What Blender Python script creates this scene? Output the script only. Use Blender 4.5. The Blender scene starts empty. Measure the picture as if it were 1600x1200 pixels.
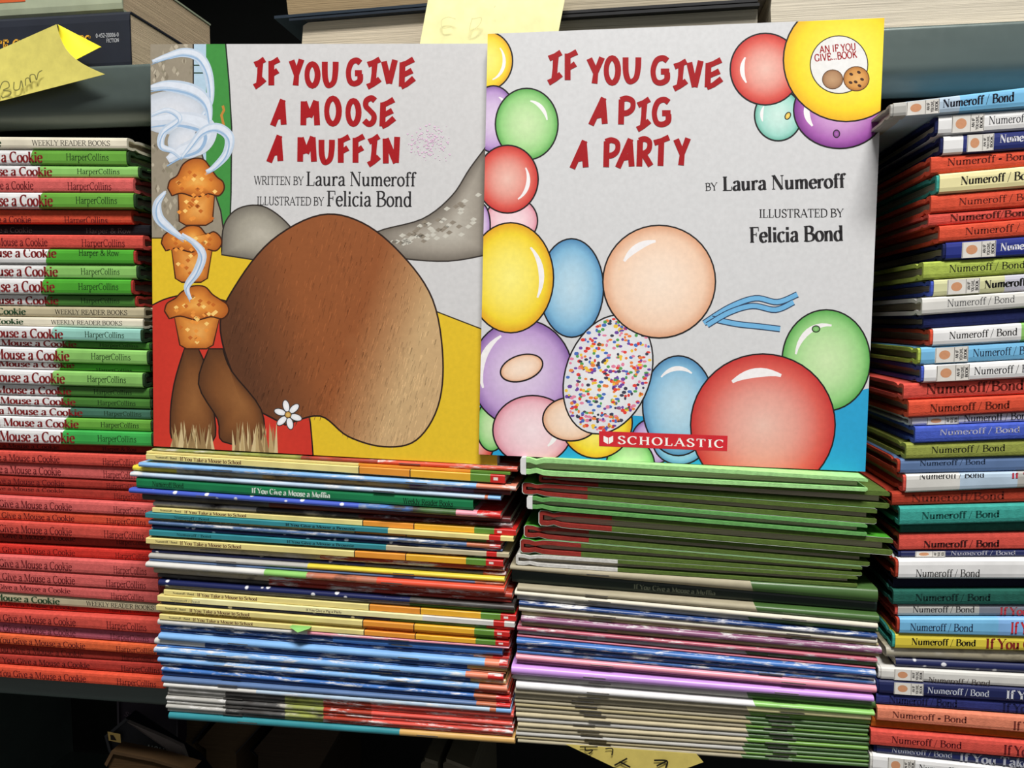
import bpy, math, random
from mathutils import Matrix, Vector

random.seed(7)
scene = bpy.context.scene
COL = scene.collection

# ------------------------------------------------------------------ camera, light, exposure
FPX = 1256.0
CAMZ = 1.35
cam_data = bpy.data.cameras.new('camera')
cam_data.sensor_width = 36.0
cam_data.lens = 36.0 * FPX / 1600.0
cam_data.clip_start = 0.01
cam = bpy.data.objects.new('camera', cam_data)
cam.location = (0, 0, CAMZ)
cam.rotation_euler = (math.radians(90 - 4.5), 0, math.radians(8.2))
COL.objects.link(cam)
scene.camera = cam
CAM_R = cam.rotation_euler.to_matrix()

world = bpy.data.worlds.new('world')
scene.world = world
world.use_nodes = True
world.node_tree.nodes['Background'].inputs[0].default_value = (1.0, 0.98, 0.95, 1)
world.node_tree.nodes['Background'].inputs[1].default_value = 0.12

def area(name, loc, target, size, power, color=(1, 1, 1)):
    l = bpy.data.lights.new(name, 'AREA')
    l.shape = 'RECTANGLE'
    l.size, l.size_y = size
    l.energy = power
    l.color = color
    o = bpy.data.objects.new(name, l)
    o.location = loc
    o.rotation_euler = (Vector(target) - Vector(loc)).to_track_quat('-Z', 'Y').to_euler()
    COL.objects.link(o)
    return o

area('ceiling_light', (0.16, -0.50, 3.12), (0, 0.43, 1.25), (0.85, 0.32), 64, (1.0, 0.98, 0.95))
area('fill_light', (0.55, -0.95, 1.75), (0, 0.43, 1.3), (0.9, 0.9), 1.4, (0.95, 0.98, 1.0))  # weak frontal fill, added to brighten; no lamp known there

vs = scene.view_settings
vs.view_transform = 'Standard'
vs.look = 'None'
vs.gamma = 1.0
vs.use_curve_mapping = False
vs.exposure = 0.0

# ------------------------------------------------------------------ projection helpers (pixels of the 1600x1200 photo)
def ray(px, py):
    return CAM_R @ Vector(((px - 800.0) / FPX, -(py - 600.0) / FPX, -1.0))

def U(px, py, Y):
    d = ray(px, py)
    return Vector((0, 0, CAMZ)) + d * (Y / d.y)

# ------------------------------------------------------------------ colour and materials
def lin(c):
    return tuple(((v / 255.0) / 12.92 if v / 255.0 <= 0.04045 else ((v / 255.0 + 0.055) / 1.055) ** 2.4) for v in c)

PAL = dict(
    cream=(226, 218, 196), khaki=(190, 178, 146), white=(232, 231, 230), offwhite=(214, 212, 206), grey=(176, 174, 168),
    green=(104, 166, 62), lgreen=(140, 196, 104), brgreen=(76, 164, 48), dkgreen=(72, 124, 50), teal2=(150, 204, 190),
    dkteal=(66, 112, 92), emgreen=(62, 170, 78), lime=(172, 190, 84), olive=(150, 158, 74),
    red=(212, 82, 70), redor=(218, 82, 56), rose=(216, 100, 96), dkred=(170, 56, 46), satred=(208, 52, 42), orange=(220, 98, 56),
    navy=(26, 34, 82), black=(20, 20, 26), blue=(66, 116, 186), ltblue=(128, 176, 226), skyblue=(116, 182, 222), paleblue=(178, 198, 216),
    royal=(70, 92, 190), dkblue=(40, 70, 128), steel=(92, 118, 160), teal=(62, 160, 148), bteal=(52, 136, 146), dteal=(34, 92, 80),
    spgreen=(24, 122, 74), blackgreen=(10, 32, 25), yellow=(226, 208, 116), pyellow=(232, 216, 140), cyellow=(238, 230, 172), gold=(236, 176, 50),
    amber=(232, 150, 54), segreen=(98, 142, 54), segred=(204, 40, 36), copper=(188, 110, 78), tan=(206, 164, 96),
    pink=(232, 152, 168), dpink=(184, 92, 110), mauve=(140, 90, 122), violet=(196, 146, 220), beige=(168, 159, 134), lbeige=(220, 214, 196),  # beige is darkened: shade low in the stack is put into it
    obeige=(164, 152, 116), pgreen=(68, 100, 50), salmon=(226, 134, 104), dkorange=(178, 92, 26), redbrown=(168, 58, 38),
    maroon=(92, 34, 34), lavender=(206, 204, 218), pages=(214, 202, 176), wpages=(226, 220, 206), brpages=(176, 150, 112),
    boardred=(150, 50, 42), boardgreen=(88, 110, 48), mint=(168, 224, 146), dkgrey=(66, 64, 62), bvyel=(222, 202, 66), pcream=(238, 228, 170),
)
_mats = {}

def new_mat(name):
    m = bpy.data.materials.new(name)
    m.use_nodes = True
    nt = m.node_tree
    return m, nt, nt.nodes['Principled BSDF']

def mat(key, kind='paper'):
    k = (key, kind)
    if k in _mats:
        return _mats[k]
    rgb = PAL[key] if isinstance(key, str) else key
    c = lin(rgb) + (1,)
    m, nt, b = new_mat('%s_%s' % (kind, key if isinstance(key, str) else 'rgb%d_%d_%d' % rgb))
    N, L = nt.nodes, nt.links
    tc = N.new('ShaderNodeTexCoord')
    oi = N.new('ShaderNodeObjectInfo')
    add = N.new('ShaderNodeVectorMath'); add.operation = 'ADD'
    L.new(tc.outputs['Object'], add.inputs[0])
    sc = N.new('ShaderNodeVectorMath'); sc.operation = 'SCALE'
    cmb = N.new('ShaderNodeCombineXYZ')
    for i in range(3):
        L.new(oi.outputs['Random'], cmb.inputs[i])
    L.new(cmb.outputs[0], sc.inputs[0]); sc.inputs['Scale'].default_value = 3.0
    L.new(sc.outputs[0], add.inputs[1])
    def noise(scale, detail=3, stretch=None, rough=.6):
        n = N.new('ShaderNodeTexNoise')
        n.inputs['Scale'].default_value = scale
        n.inputs['Detail'].default_value = detail
        n.inputs['Roughness'].default_value = rough
        if stretch:
            mp = N.new('ShaderNodeMapping')
            mp.inputs['Scale'].default_value = stretch
            L.new(add.outputs[0], mp.inputs['Vector']); L.new(mp.outputs[0], n.inputs['Vector'])
        else:
            L.new(add.outputs[0], n.inputs['Vector'])
        return n
    def ramp(src, p0, c0, p1, c1):
        r = N.new('ShaderNodeValToRGB')
        r.color_ramp.elements[0].position = p0; r.color_ramp.elements[0].color = c0
        r.color_ramp.elements[1].position = p1; r.color_ramp.elements[1].color = c1
        L.new(src, r.inputs[0])
        return r
    def mixc(f, a, bb):
        x = N.new('ShaderNodeMix'); x.data_type = 'RGBA'
        for s, v in ((0, f), (6, a), (7, bb)):
            if hasattr(v, 'is_linked'):
                L.new(v, x.inputs[s])
            else:
                x.inputs[s].default_value = v
        return x.outputs[2]
    dk = tuple(v * .82 for v in c[:3]) + (1,)
    lt = tuple(min(1, v * 1.12) for v in c[:3]) + (1,)
    if kind == 'cloth':
        n = noise(420, 4)
        r = ramp(n.outputs[0], .3, dk, .72, lt)
        L.new(r.outputs[0], b.inputs['Base Color'])
        n2 = noise(1500, 2, (.5, 1, 1.6))
        bp = N.new('ShaderNodeBump'); bp.inputs['Strength'].default_value = .35; bp.inputs['Distance'].default_value = .0004
        L.new(n2.outputs[0], bp.inputs['Height']); L.new(bp.outputs[0], b.inputs['Normal'])
        b.inputs['Roughness'].default_value = .85
        b.inputs['Specular IOR Level'].default_value = .2
    elif kind in ('gloss', 'jacket'):
        n = noise(60, 3)
        r = ramp(n.outputs[0], .3, tuple(v * .92 for v in c[:3]) + (1,), .7, lt)
        L.new(r.outputs[0], b.inputs['Base Color'])
        bp = N.new('ShaderNodeBump'); bp.inputs['Strength'].default_value = .12; bp.inputs['Distance'].default_value = .001
        n2 = noise(90, 2, (.4, 1, 1))
        L.new(n2.outputs[0], bp.inputs['Height']); L.new(bp.outputs[0], b.inputs['Normal'])
        b.inputs['Roughness'].default_value = .34 if kind == 'gloss' else .42
        b.inputs['Specular IOR Level'].default_value = .5
    elif kind == 'worn':          # glossy printed paper rubbed white along the fold
        n = noise(150, 5, (.35, 1, 3.0), .72)
        f = ramp(n.outputs[0], .53, (0, 0, 0, 1), .62, (1, 1, 1, 1))
        n3 = noise(45, 3)
        r = ramp(n3.outputs[0], .3, dk, .7, lt)
        L.new(mixc(f.outputs[0], r.outputs[0], (.72, .71, .70, 1)), b.inputs['Base Color'])
        b.inputs['Roughness'].default_value = .36
    elif kind == 'speck':         # printed snow flecks
        n = N.new('ShaderNodeTexVoronoi'); n.inputs['Scale'].default_value = 210
        mp = N.new('ShaderNodeMapping'); mp.inputs['Scale'].default_value = (.8, .6, 1)
        L.new(add.outputs[0], mp.inputs['Vector']); L.new(mp.outputs[0], n.inputs['Vector'])
        f = ramp(n.outputs['Distance'], .16, (1, 1, 1, 1), .24, (0, 0, 0, 1))
        L.new(mixc(f.outputs[0], c, (.78, .78, .82, 1)), b.inputs['Base Color'])
        b.inputs['Roughness'].default_value = .36
    elif kind == 'print':         # mixed printed picture running over the fold
        n = noise(85, 4, (.6, 1, 1.2))
        r = N.new('ShaderNodeValToRGB')
        el = r.color_ramp.elements
        el[0].position = .30; el[0].color = lin((60, 52, 50)) + (1,)
        el[1].position = .72; el[1].color = lin((206, 200, 188)) + (1,)
        e = el.new(.46); e.color = c
        e = el.new(.58); e.color = tuple(v * .75 + .05 for v in c[:3]) + (1,)
        L.new(n.outputs[0], r.inputs[0]); L.new(r.outputs[0], b.inputs['Base Color'])
        b.inputs['Roughness'].default_value = .42
    elif kind == 'pages':
        n = noise(60, 3, (.25, .25, 40))
        r = ramp(n.outputs[0], .3, tuple(v * .62 for v in c[:3]) + (1,), .66, c)
        L.new(r.outputs[0], b.inputs['Base Color'])
        bp = N.new('ShaderNodeBump'); bp.inputs['Strength'].default_value = .5; bp.inputs['Distance'].default_value = .0006
        L.new(n.outputs[0], bp.inputs['Height']); L.new(bp.outputs[0], b.inputs['Normal'])
        b.inputs['Roughness'].default_value = .9
        b.inputs['Specular IOR Level'].default_value = .15
    elif kind == 'ink':
        n = noise(900, 2)
        r = ramp(n.outputs[0], .3, tuple(min(1, v * 1.08 + .002) for v in c[:3]) + (1,), .7, c)
        L.new(r.outputs[0], b.inputs['Base Color'])
        b.inputs['Roughness'].default_value = .6
        b.inputs['Specular IOR Level'].default_value = .2
    elif kind == 'metal':
        n = noise(14, 4, (.3, 1, 1.5))
        r = ramp(n.outputs[0], .3, dk, .7, lt)
        L.new(r.outputs[0], b.inputs['Base Color'])
        n2 = noise(240, 2)
        rr = ramp(n2.outputs[0], .2, (.30,) * 3 + (1,), .8, (.46,) * 3 + (1,))
        L.new(rr.outputs[0], b.inputs['Roughness'])
        b.inputs['Metallic'].default_value = .25
    elif kind == 'steel':
        n = noise(300, 2)
        r = ramp(n.outputs[0], .3, dk, .7, lt)
        L.new(r.outputs[0], b.inputs['Base Color'])
        b.inputs['Metallic'].default_value = 1.0
        b.inputs['Roughness'].default_value = .3
    else:
        n = noise(140, 4)
        r = ramp(n.outputs[0], .3, tuple(v * .9 for v in c[:3]) + (1,), .7, tuple(min(1, v * 1.06) for v in c[:3]) + (1,))
        L.new(r.outputs[0], b.inputs['Base Color'])
        b.inputs['Roughness'].default_value = .62
        b.inputs['Specular IOR Level'].default_value = .3
    _mats[k] = m
    return m

def art_mat():
    if 'art' in _mats:
        return _mats['art']
    m, nt, b = new_mat('printed_picture')
    a = nt.nodes.new('ShaderNodeVertexColor'); a.layer_name = 'Col'
    n = nt.nodes.new('ShaderNodeTexNoise'); n.inputs['Scale'].default_value = 420; n.inputs['Detail'].default_value = 4
    tc = nt.nodes.new('ShaderNodeTexCoord')
    nt.links.new(tc.outputs['Object'], n.inputs['Vector'])
    mr = nt.nodes.new('ShaderNodeMapRange')
    mr.inputs[1].default_value = .3; mr.inputs[2].default_value = .7
    mr.inputs[3].default_value = .95; mr.inputs[4].default_value = 1.03
    nt.links.new(n.outputs[0], mr.inputs[0])
    mx = nt.nodes.new('ShaderNodeVectorMath'); mx.operation = 'SCALE'
    nt.links.new(a.outputs[0], mx.inputs[0]); nt.links.new(mr.outputs[0], mx.inputs['Scale'])
    nt.links.new(mx.outputs[0], b.inputs['Base Color'])
    b.inputs['Roughness'].default_value = .38
    b.inputs['Specular IOR Level'].default_value = .4
    _mats['art'] = m
    return m

# ------------------------------------------------------------------ object helpers
class MB:
    def __init__(self):
        self.v, self.f, self.m, self.c = [], [], [], []
    def face(self, pts, mi=0, col=None):
        b = len(self.v)
        self.v += [tuple(p) for p in pts]
        self.f.append(tuple(range(b, b + len(pts))))
        self.m.append(mi)
        if col is not None:
            self.c += col if isinstance(col, list) else [col] * len(pts)
    def grid(self, rows, mi=0):       # rows: list of lists of points, shared vertices
        b = len(self.v)
        n = len(rows[0])
        for r in rows:
            self.v += [tuple(p) for p in r]
        for i in range(len(rows) - 1):
            for j in range(n - 1):
                self.f.append((b + i * n + j, b + i * n + j + 1, b + (i + 1) * n + j + 1, b + (i + 1) * n + j))
                self.m.append(mi(i, j) if callable(mi) else mi)
    def box(self, x0, x1, y0, y1, z0, z1, mi=0):
        p = [(x, y, z) for x in (x0, x1) for y in (y0, y1) for z in (z0, z1)]
        b = len(self.v); self.v += p
        for q in ((0, 1, 3, 2), (4, 6, 7, 5), (0, 4, 5, 1), (2, 3, 7, 6), (0, 2, 6, 4), (1, 5, 7, 3)):
            self.f.append(tuple(b + i for i in q)); self.m.append(mi)
    def build(self, name, mats, parent=None, origin=(0, 0, 0), smooth=False):
        me = bpy.data.meshes.new(name)
        ox, oy, oz = origin
        me.from_pydata([(x - ox, y - oy, z - oz) for x, y, z in self.v], [], self.f)
        if not isinstance(mats, (list, tuple)):
            mats = [mats]
        for m in mats:
            me.materials.append(m)
        me.polygons.foreach_set('material_index', self.m)
        if self.c:
            at = me.color_attributes.new('Col', 'FLOAT_COLOR', 'CORNER')
            flat = []
            for c in self.c:
                flat += [c[0], c[1], c[2], 1.0]
            at.data.foreach_set('color', flat)
        if smooth:
            me.polygons.foreach_set('use_smooth', [True] * len(self.f))
        me.update()
        o = bpy.data.objects.new(name, me)
        COL.objects.link(o)
        if parent is not None:
            o.parent = parent
        else:
            o.location = origin
        return o

def thing(name, cat, label, loc, group=None):
    o = bpy.data.objects.new(name, None)
    o.empty_display_size = .02
    o.location = loc
    o['label'] = label
    o['category'] = cat
    if group:
        o['group'] = group
    COL.objects.link(o)
    return o

# ------------------------------------------------------------------ lettering: a broad-nib pen writes the letters
def Ls(*a): return ('L', [(a[i], a[i + 1]) for i in range(0, len(a), 2)])
def Ts(*a): return ('T', [(a[i], a[i + 1]) for i in range(0, len(a), 2)])
def Ss(*a): return ('S', [(a[i], a[i + 1]) for i in range(0, len(a), 2)])
def Es(cx, cy, rx, ry, a0=0, a1=360):
    n = max(8, int(abs(a1 - a0) / 18))
    return ('L', [(cx + rx * math.cos(math.radians(a0 + (a1 - a0) * i / n)), cy + ry * math.sin(math.radians(a0 + (a1 - a0) * i / n))) for i in range(n + 1)])
ST = lambda x, h=1.0: Ls(x, 0, x, h)
FONT = {
 ' ': (.30, [], []),
 'A': (.76, [Ts(.06, 0, .38, 1), Ls(.36, 1, .69, 0), Ts(.17, .34, .56, .34)], [(.06, 0, .1), (.69, 0, .12)]),
 'B': (.70, [ST(.16), Ss(.12, .98, .38, .98, .54, .87, .52, .66, .36, .53, .15, .53), Ss(.15, .53, .42, .52, .62, .4, .6, .14, .4, .02, .12, .02)], [(.12, 0, .1), (.12, 1, .1)]),
 'C': (.72, [Es(.4, .5, .33, .48, 48, 315), Ts(.63, .70, .64, .97)], []),
 'D': (.78, [ST(.16), Ss(.12, .98, .4, .98, .66, .82, .71, .5, .66, .18, .4, .02, .12, .02)], [(.12, 0, .1), (.12, 1, .1)]),
 'E': (.66, [ST(.17), Ts(.12, .98, .58, .98), Ts(.17, .52, .46, .52), Ts(.12, .02, .6, .02), Ts(.57, .98, .58, .76), Ts(.45, .4, .45, .64), Ts(.59, .02, .61, .27)], [(.12, 0, .1), (.12, 1, .1)]),
 'F': (.62, [ST(.17), Ts(.12, .98, .58, .98), Ts(.17, .52, .45, .52), Ts(.57, .98, .58, .74), Ts(.44, .4, .44, .64)], [(.17, 0, .13), (.12, 1, .1)]),
 'G': (.78, [Es(.4, .5, .33, .48, 48, 335), Ls(.66, .05, .66, .42), Ts(.63, .70, .64, .97)], [(.66, .42, .12)]),
 'H': (.82, [ST(.16), ST(.66), Ts(.16, .52, .66, .52)], [(.16, 0, .12), (.16, 1, .12), (.66, 0, .12), (.66, 1, .12)]),
 'I': (.36, [ST(.18)], [(.18, 0, .14), (.18, 1, .14)]),
 'J': (.44, [Ss(.28, 1, .28, .3, .22, .06, .08, .04)], [(.28, 1, .13)]),
 'K': (.76, [ST(.16), Ts(.2, .42, .6, 1), Ls(.32, .55, .67, 0)], [(.16, 0, .12), (.16, 1, .12), (.6, 1, .1), (.67, 0, .11)]),
 'L': (.62, [ST(.17), Ts(.12, .02, .56, .02), Ts(.56, .02, .58, .28)], [(.12, 0, .1), (.17, 1, .13)]),
 'M': (.96, [Ts(.12, 0, .12, 1), Ls(.15, 1, .46, .05), Ts(.46, .05, .8, 1), ST(.81)], [(.12, 0, .1), (.81, 0, .12), (.1, 1, .08), (.84, 1, .08)]),
 'N': (.82, [Ts(.13, 0, .13, 1), Ls(.14, 1, .66, 0), Ts(.67, 0, .67, 1)], [(.13, 0, .1), (.67, 1, .1), (.1, 1, .08)]),
 'O': (.80, [Es(.4, .5, .33, .48)], []),
 'P': (.66, [ST(.16), Ss(.12, .98, .42, .98, .59, .86, .58, .6, .4, .46, .15, .46)], [(.16, 0, .12), (.12, 1, .1)]),
 'R': (.74, [ST(.16), Ss(.12, .98, .42, .98, .57, .86, .56, .64, .4, .5, .15, .5), Ls(.36, .5, .66, 0)], [(.16, 0, .12), (.12, 1, .1), (.68, 0, .08)]),
 'S': (.60, [Ss(.5, .80, .42, .96, .24, .97, .1, .80, .18, .6, .42, .44, .53, .24, .42, .04, .2, .02, .07, .2), Ts(.51, .76, .51, .98), Ts(.07, .02, .07, .24)], []),
 'T': (.70, [ST(.35), Ts(.05, .98, .65, .98), Ts(.05, 1, .05, .76), Ts(.65, 1, .65, .76)], [(.35, 0, .13)]),
 'U': (.80, [Ss(.16, 1, .16, .3, .24, .06, .42, .02, .58, .1, .64, .35, .64, 1)], [(.16, 1, .12), (.64, 1, .1)]),
 'V': (.72, [Ls(.06, 1, .38, 0), Ts(.36, 0, .66, 1)], [(.06, 1, .11), (.66, 1, .09)]),
 'W': (1.02, [Ls(.06, 1, .3, 0), Ts(.28, 0, .5, 1), Ls(.5, 1, .74, 0), Ts(.72, 0, .96, 1)], [(.06, 1, .1), (.5, 1, .1), (.95, 1, .08)]),
 'Y': (.72, [Ls(.06, 1, .37, .46), Ts(.37, .46, .66, 1), Ls(.37, .48, .37, 0)], [(.06, 1, .11), (.66, 1, .09), (.37, 0, .12)]),
 'a': (.54, [Ss(.1, .5, .2, .645, .34, .63, .40, .48, .40, .15, .44, .04, .53, .04), Ss(.4, .38, .2, .32, .09, .18, .14, .05, .26, .02, .4, .15)], []),
 'b': (.58, [Ls(.13, 0, .13, 1), Es(.3, .33, .2, .32, -150, 150)], [(.1, 1, .07)]),
 'c': (.48, [Es(.28, .33, .21, .32, 45, 315)], []),
 'd': (.60, [Es(.27, .33, .2, .32, 25, 335), Ls(.45, 0, .45, 1)], [(.5, 0, .07), (.41, 1, .08)]),
 'e': (.50, [Ss(.08, .37, .26, .37, .44, .38, .40, .57, .27, .65, .12, .54, .07, .33, .14, .1, .3, .01, .45, .14)], []),
 'f': (.37, [Ss(.42, .90, .32, .99, .21, .92, .19, .7, .19, .3, .19, 0), Ts(.04, .64, .36, .64)], [(.19, 0, .12)]),
 'g': (.52, [Es(.25, .43, .17, .21), Ss(.2, .24, .1, .13, .2, .05, .42, -.02, .46, -.16, .26, -.28, .07, -.2, .14, -.02), Ts(.38, .58, .5, .64)], []),
 'h': (.62, [ST(.14), Ss(.14, .45, .26, .63, .4, .62, .46, .45, .46, .2, .46, 0)], [(.14, 0, .11), (.1, 1, .08), (.46, 0, .11)]),
 'i': (.31, [ST(.15, .65), Ls(.15, .80, .15, .96)], [(.15, 0, .12), (.11, .65, .08)]),
 'k': (.58, [ST(.14), Ts(.16, .28, .44, .64), Ls(.26, .38, .5, 0)], [(.14, 0, .11), (.1, 1, .08), (.44, .65, .09), (.51, 0, .09)]),
 'l': (.31, [ST(.15)], [(.15, 0, .12), (.11, 1, .08)]),
 'm': (.90, [ST(.14, .65), Ss(.14, .45, .25, .63, .38, .62, .44, .45, .44, .2, .44, 0), Ss(.44, .45, .55, .63, .68, .62, .74, .45, .74, .2, .74, 0)], [(.14, 0, .11), (.1, .65, .08), (.44, 0, .1), (.74, 0, .11)]),
 'n': (.62, [ST(.14, .65), Ss(.14, .45, .26, .63, .4, .62, .46, .45, .46, .2, .46, 0)], [(.14, 0, .11), (.1, .65, .08), (.46, 0, .11)]),
 'o': (.55, [Es(.28, .33, .21, .32)], []),
 'p': (.60, [Ls(.14, -.3, .14, .65), Es(.3, .33, .2, .32, -150, 150)], [(.14, -.3, .11), (.1, .65, .08)]),
 'r': (.44, [ST(.14, .65), Ss(.14, .40, .2, .58, .32, .65, .41, .56)], [(.14, 0, .12), (.1, .65, .08)]),
 's': (.44, [Ss(.36, .50, .28, .635, .16, .62, .10, .5, .18, .38, .3, .3, .36, .16, .26, .02, .14, .02, .07, .14)], []),
 't': (.38, [Ss(.18, .88, .18, .4, .18, .14, .24, .02, .37, .08), Ts(.04, .63, .34, .63)], []),
 'u': (.62, [Ss(.13, .65, .13, .2, .2, .03, .33, .05, .46, .22), ST(.46, .65)], [(.1, .65, .08), (.42, .65, .08), (.5, 0, .07)]),
 'v': (.52, [Ls(.06, .65, .27, 0), Ts(.25, 0, .45, .65)], [(.06, .65, .09), (.45, .65, .07)]),
 'w': (.76, [Ls(.06, .65, .23, 0), Ts(.22, 0, .38, .65), Ls(.38, .65, .55, 0), Ts(.54, 0, .70, .65)], [(.06, .65, .08), (.70, .65, .07)]),
 'y': (.54, [Ls(.06, .65, .28, .02), Ts(.47, .65, .24, -.16, .15, -.27, .06, -.25)], [(.06, .65, .09), (.47, .65, .07)]),
 '/': (.36, [Ts(.02, -.12, .32, 1.05)], []),
 '*': (.40, [Es(.2, .38, .05, .05), Es(.2, .38, .1, .1)], []),
 '&': (.80, [Ss(.74, .5, .6, .2, .35, .02, .12, .12, .12, .34, .42, .62, .46, .86, .3, .97, .19, .82, .3, .55, .76, 0)], []),
 '.': (.28, [Ls(.13, 0, .13, .16)], []),
 '-': (.36, [Ts(.05, .4, .31, .4)], []),
 '0': (.6, [Es(.3, .5, .22, .48)], []),
 '2': (.6, [Ss(.08, .75, .2, .97, .44, .92, .48, .66, .3, .36, .08, .04), Ts(.08, .03, .54, .03)], []),
 '4': (.6, [Ts(.42, 1, .05, .3), Ts(.05, .3, .56, .3), Ls(.42, 1, .42, 0)], []),
 '5': (.6, [Ts(.14, .97, .5, .97), Ts(.14, .97, .12, .55), Ss(.12, .55, .36, .62, .52, .36, .4, .06, .08, .06)], []),
 '6': (.6, [Ss(.48, .95, .24, .8, .1, .4, .2, .06, .42, .06, .5, .3, .38, .54, .14, .44)], []),
 '8': (.6, [Es(.3, .75, .18, .22), Es(.3, .27, .22, .26)], []),
}
HAND = {   # brush capitals, unit box
 'I': [Ls(.58, .90, .52, .5, .44, .10), Ls(.06, .80, .5, .88, .96, .99), Ls(.02, .03, .48, .13, .96, .30)],
 'F': [Ls(.20, .92, .20, .0), Ls(.12, .80, .5, .88, .98, .98), Ls(.2, .42, .55, .48, .86, .56)],
 'Y': [Ls(.10, .94, .5, .42), Ls(.88, .98, .5, .42, .42, .02)],
 'O': [Es(.5, .5, .40, .46)],
 'U': [Ss(.12, .98, .14, .4, .3, .08, .52, .06, .76, .22, .86, .6, .88, .98)],
 'G': [Ss(.88, .86, .62, .96, .28, .86, .10, .5, .2, .14, .5, .04, .84, .16, .86, .42), Ls(.52, .46, .98, .46)],
 'V': [Ls(.10, .92, .48, .05), Ls(.90, .98, .48, .05)],
 'E': [Ls(.22, .88, .16, .04), Ls(.14, .78, .5, .86, .96, .99), Ls(.2, .44, .5, .50, .86, .60), Ls(.12, .04, .5, .12, .99, .33)],
 'A': [Ls(.84, .98, .08, .02), Ls(.78, .96, .90, .06), Ls(.32, .34, .86, .40)],
 'M': [Ls(.12, .96, .10, .02), Ls(.14, .94, .46, .34), Ls(.86, .98, .46, .34), Ls(.84, .96, .92, .02)],
 'S': [Ss(.86, .88, .6, .97, .26, .88, .22, .68, .5, .52, .78, .34, .72, .12, .42, .03, .10, .16)],
 'N': [Ls(.14, .92, .16, .04), Ls(.16, .92, .82, .06), Ls(.82, .06, .90, .98)],
 'P': [Ls(.20, .92, .16, .02), Ss(.14, .90, .5, .96, .86, .86, .86, .6, .56, .44, .2, .42)],
 'R': [Ls(.20, .92, .14, .02), Ss(.14, .90, .5, .96, .84, .86, .82, .62, .54, .48, .2, .46), Ls(.42, .46, .94, .04)],
 'T': [Ls(.5, .88, .44, .02), Ls(.04, .80, .5, .88, .98, .99)],
}

def spline(p, n=6):
    out = []
    q = [p[0]] + p + [p[-1]]
    for i in range(1, len(q) - 2):
        a, b, c, d = q[i - 1], q[i], q[i + 1], q[i + 2]
        for k in range(n):
            t = k / n
            out.append(tuple(.5 * (2 * b[j] + (c[j] - a[j]) * t + (2 * a[j] - 5 * b[j] + 4 * c[j] - d[j]) * t * t + (3 * b[j] - a[j] - 3 * c[j] + d[j]) * t ** 3) for j in (0, 1)))
    out.append(p[-1])
    return out

def stroke_quads(pts, wfun):
    n = len(pts)
    A, B = [], []
    for i in range(n):
        p0, p1 = pts[max(i - 1, 0)], pts[min(i + 1, n - 1)]
        if i == 0 and pts[0] == pts[-1] and n > 3:
            p0 = pts[-2]
        if i == n - 1 and pts[0] == pts[-1] and n > 3:
            p1 = pts[1]
        dx, dy = p1[0] - p0[0], p1[1] - p0[1]
        l = math.hypot(dx, dy) or 1
        w = wfun(math.atan2(dy, dx), i / (n - 1)) * .5
        nx, ny = -dy / l * w, dx / l * w
        A.append((pts[i][0] + nx, pts[i][1] + ny)); B.append((pts[i][0] - nx, pts[i][1] - ny))
    return [[A[i], A[i + 1], B[i + 1], B[i]] for i in range(n - 1)]

def text_quads(text, thick=.16, thin=.045, serif=True, track=0.0):
    quads, x = [], 0.0
    for ch in text:
        adv, strokes, ser = FONT[ch]
        pen = lambda a, t: thin + (thick - thin) * abs(math.sin(a - .2))
        for kind, pts in strokes:
            pts = [(x + a, b) for a, b in pts]
            if kind == 'S':
                pts = spline(pts, 4)
            wf = (lambda a, t: thin * 1.15) if kind == 'T' else pen
            quads += stroke_quads(pts, wf)
        if serif:
            for sx, sy, hw in ser:
                h = thin * .55
                y0 = sy if sy < .05 else sy - 2 * h
                quads.append([(x + sx - hw, y0), (x + sx + hw, y0), (x + sx + hw, y0 + 2 * h), (x + sx - hw, y0 + 2 * h)])
        x += adv + track
    return quads, x

def hand_quads(ch, w=.27):
    q = []
    for kind, pts in HAND[ch]:
        if kind == 'S':
            pts = spline(pts, 5)
        q += stroke_quads(pts, lambda a, t: w * (.88 + .24 * abs(math.cos(3.1 * t))))
    return q

def clip(poly, axis, lim, keep_less):
    out = []
    n = len(poly)
    for i in range(n):
        a, b = poly[i], poly[(i + 1) % n]
        ia = (a[axis] <= lim) if keep_less else (a[axis] >= lim)
        ib = (b[axis] <= lim) if keep_less else (b[axis] >= lim)
        if ia:
            out.append(a)
        if ia != ib:
            t = (lim - a[axis]) / (b[axis] - a[axis])
            out.append(tuple(a[k] + (b[k] - a[k]) * t for k in range(len(a))))
    return out

# ------------------------------------------------------------------ the bookcase
Y_MID, Y_LEFT, Y_RIGHT, Y_LIP = 0.409, 0.443, 0.408, 0.4475
Z_SHELF = CAMZ - 0.2268
Z_UPPER = CAMZ + 0.1503
Y_BACK = 0.80
bookcase = thing('bookcase', 'bookcase', 'grey-green painted metal bookcase with rounded shelf edges', (0, Y_BACK, 0))

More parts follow.
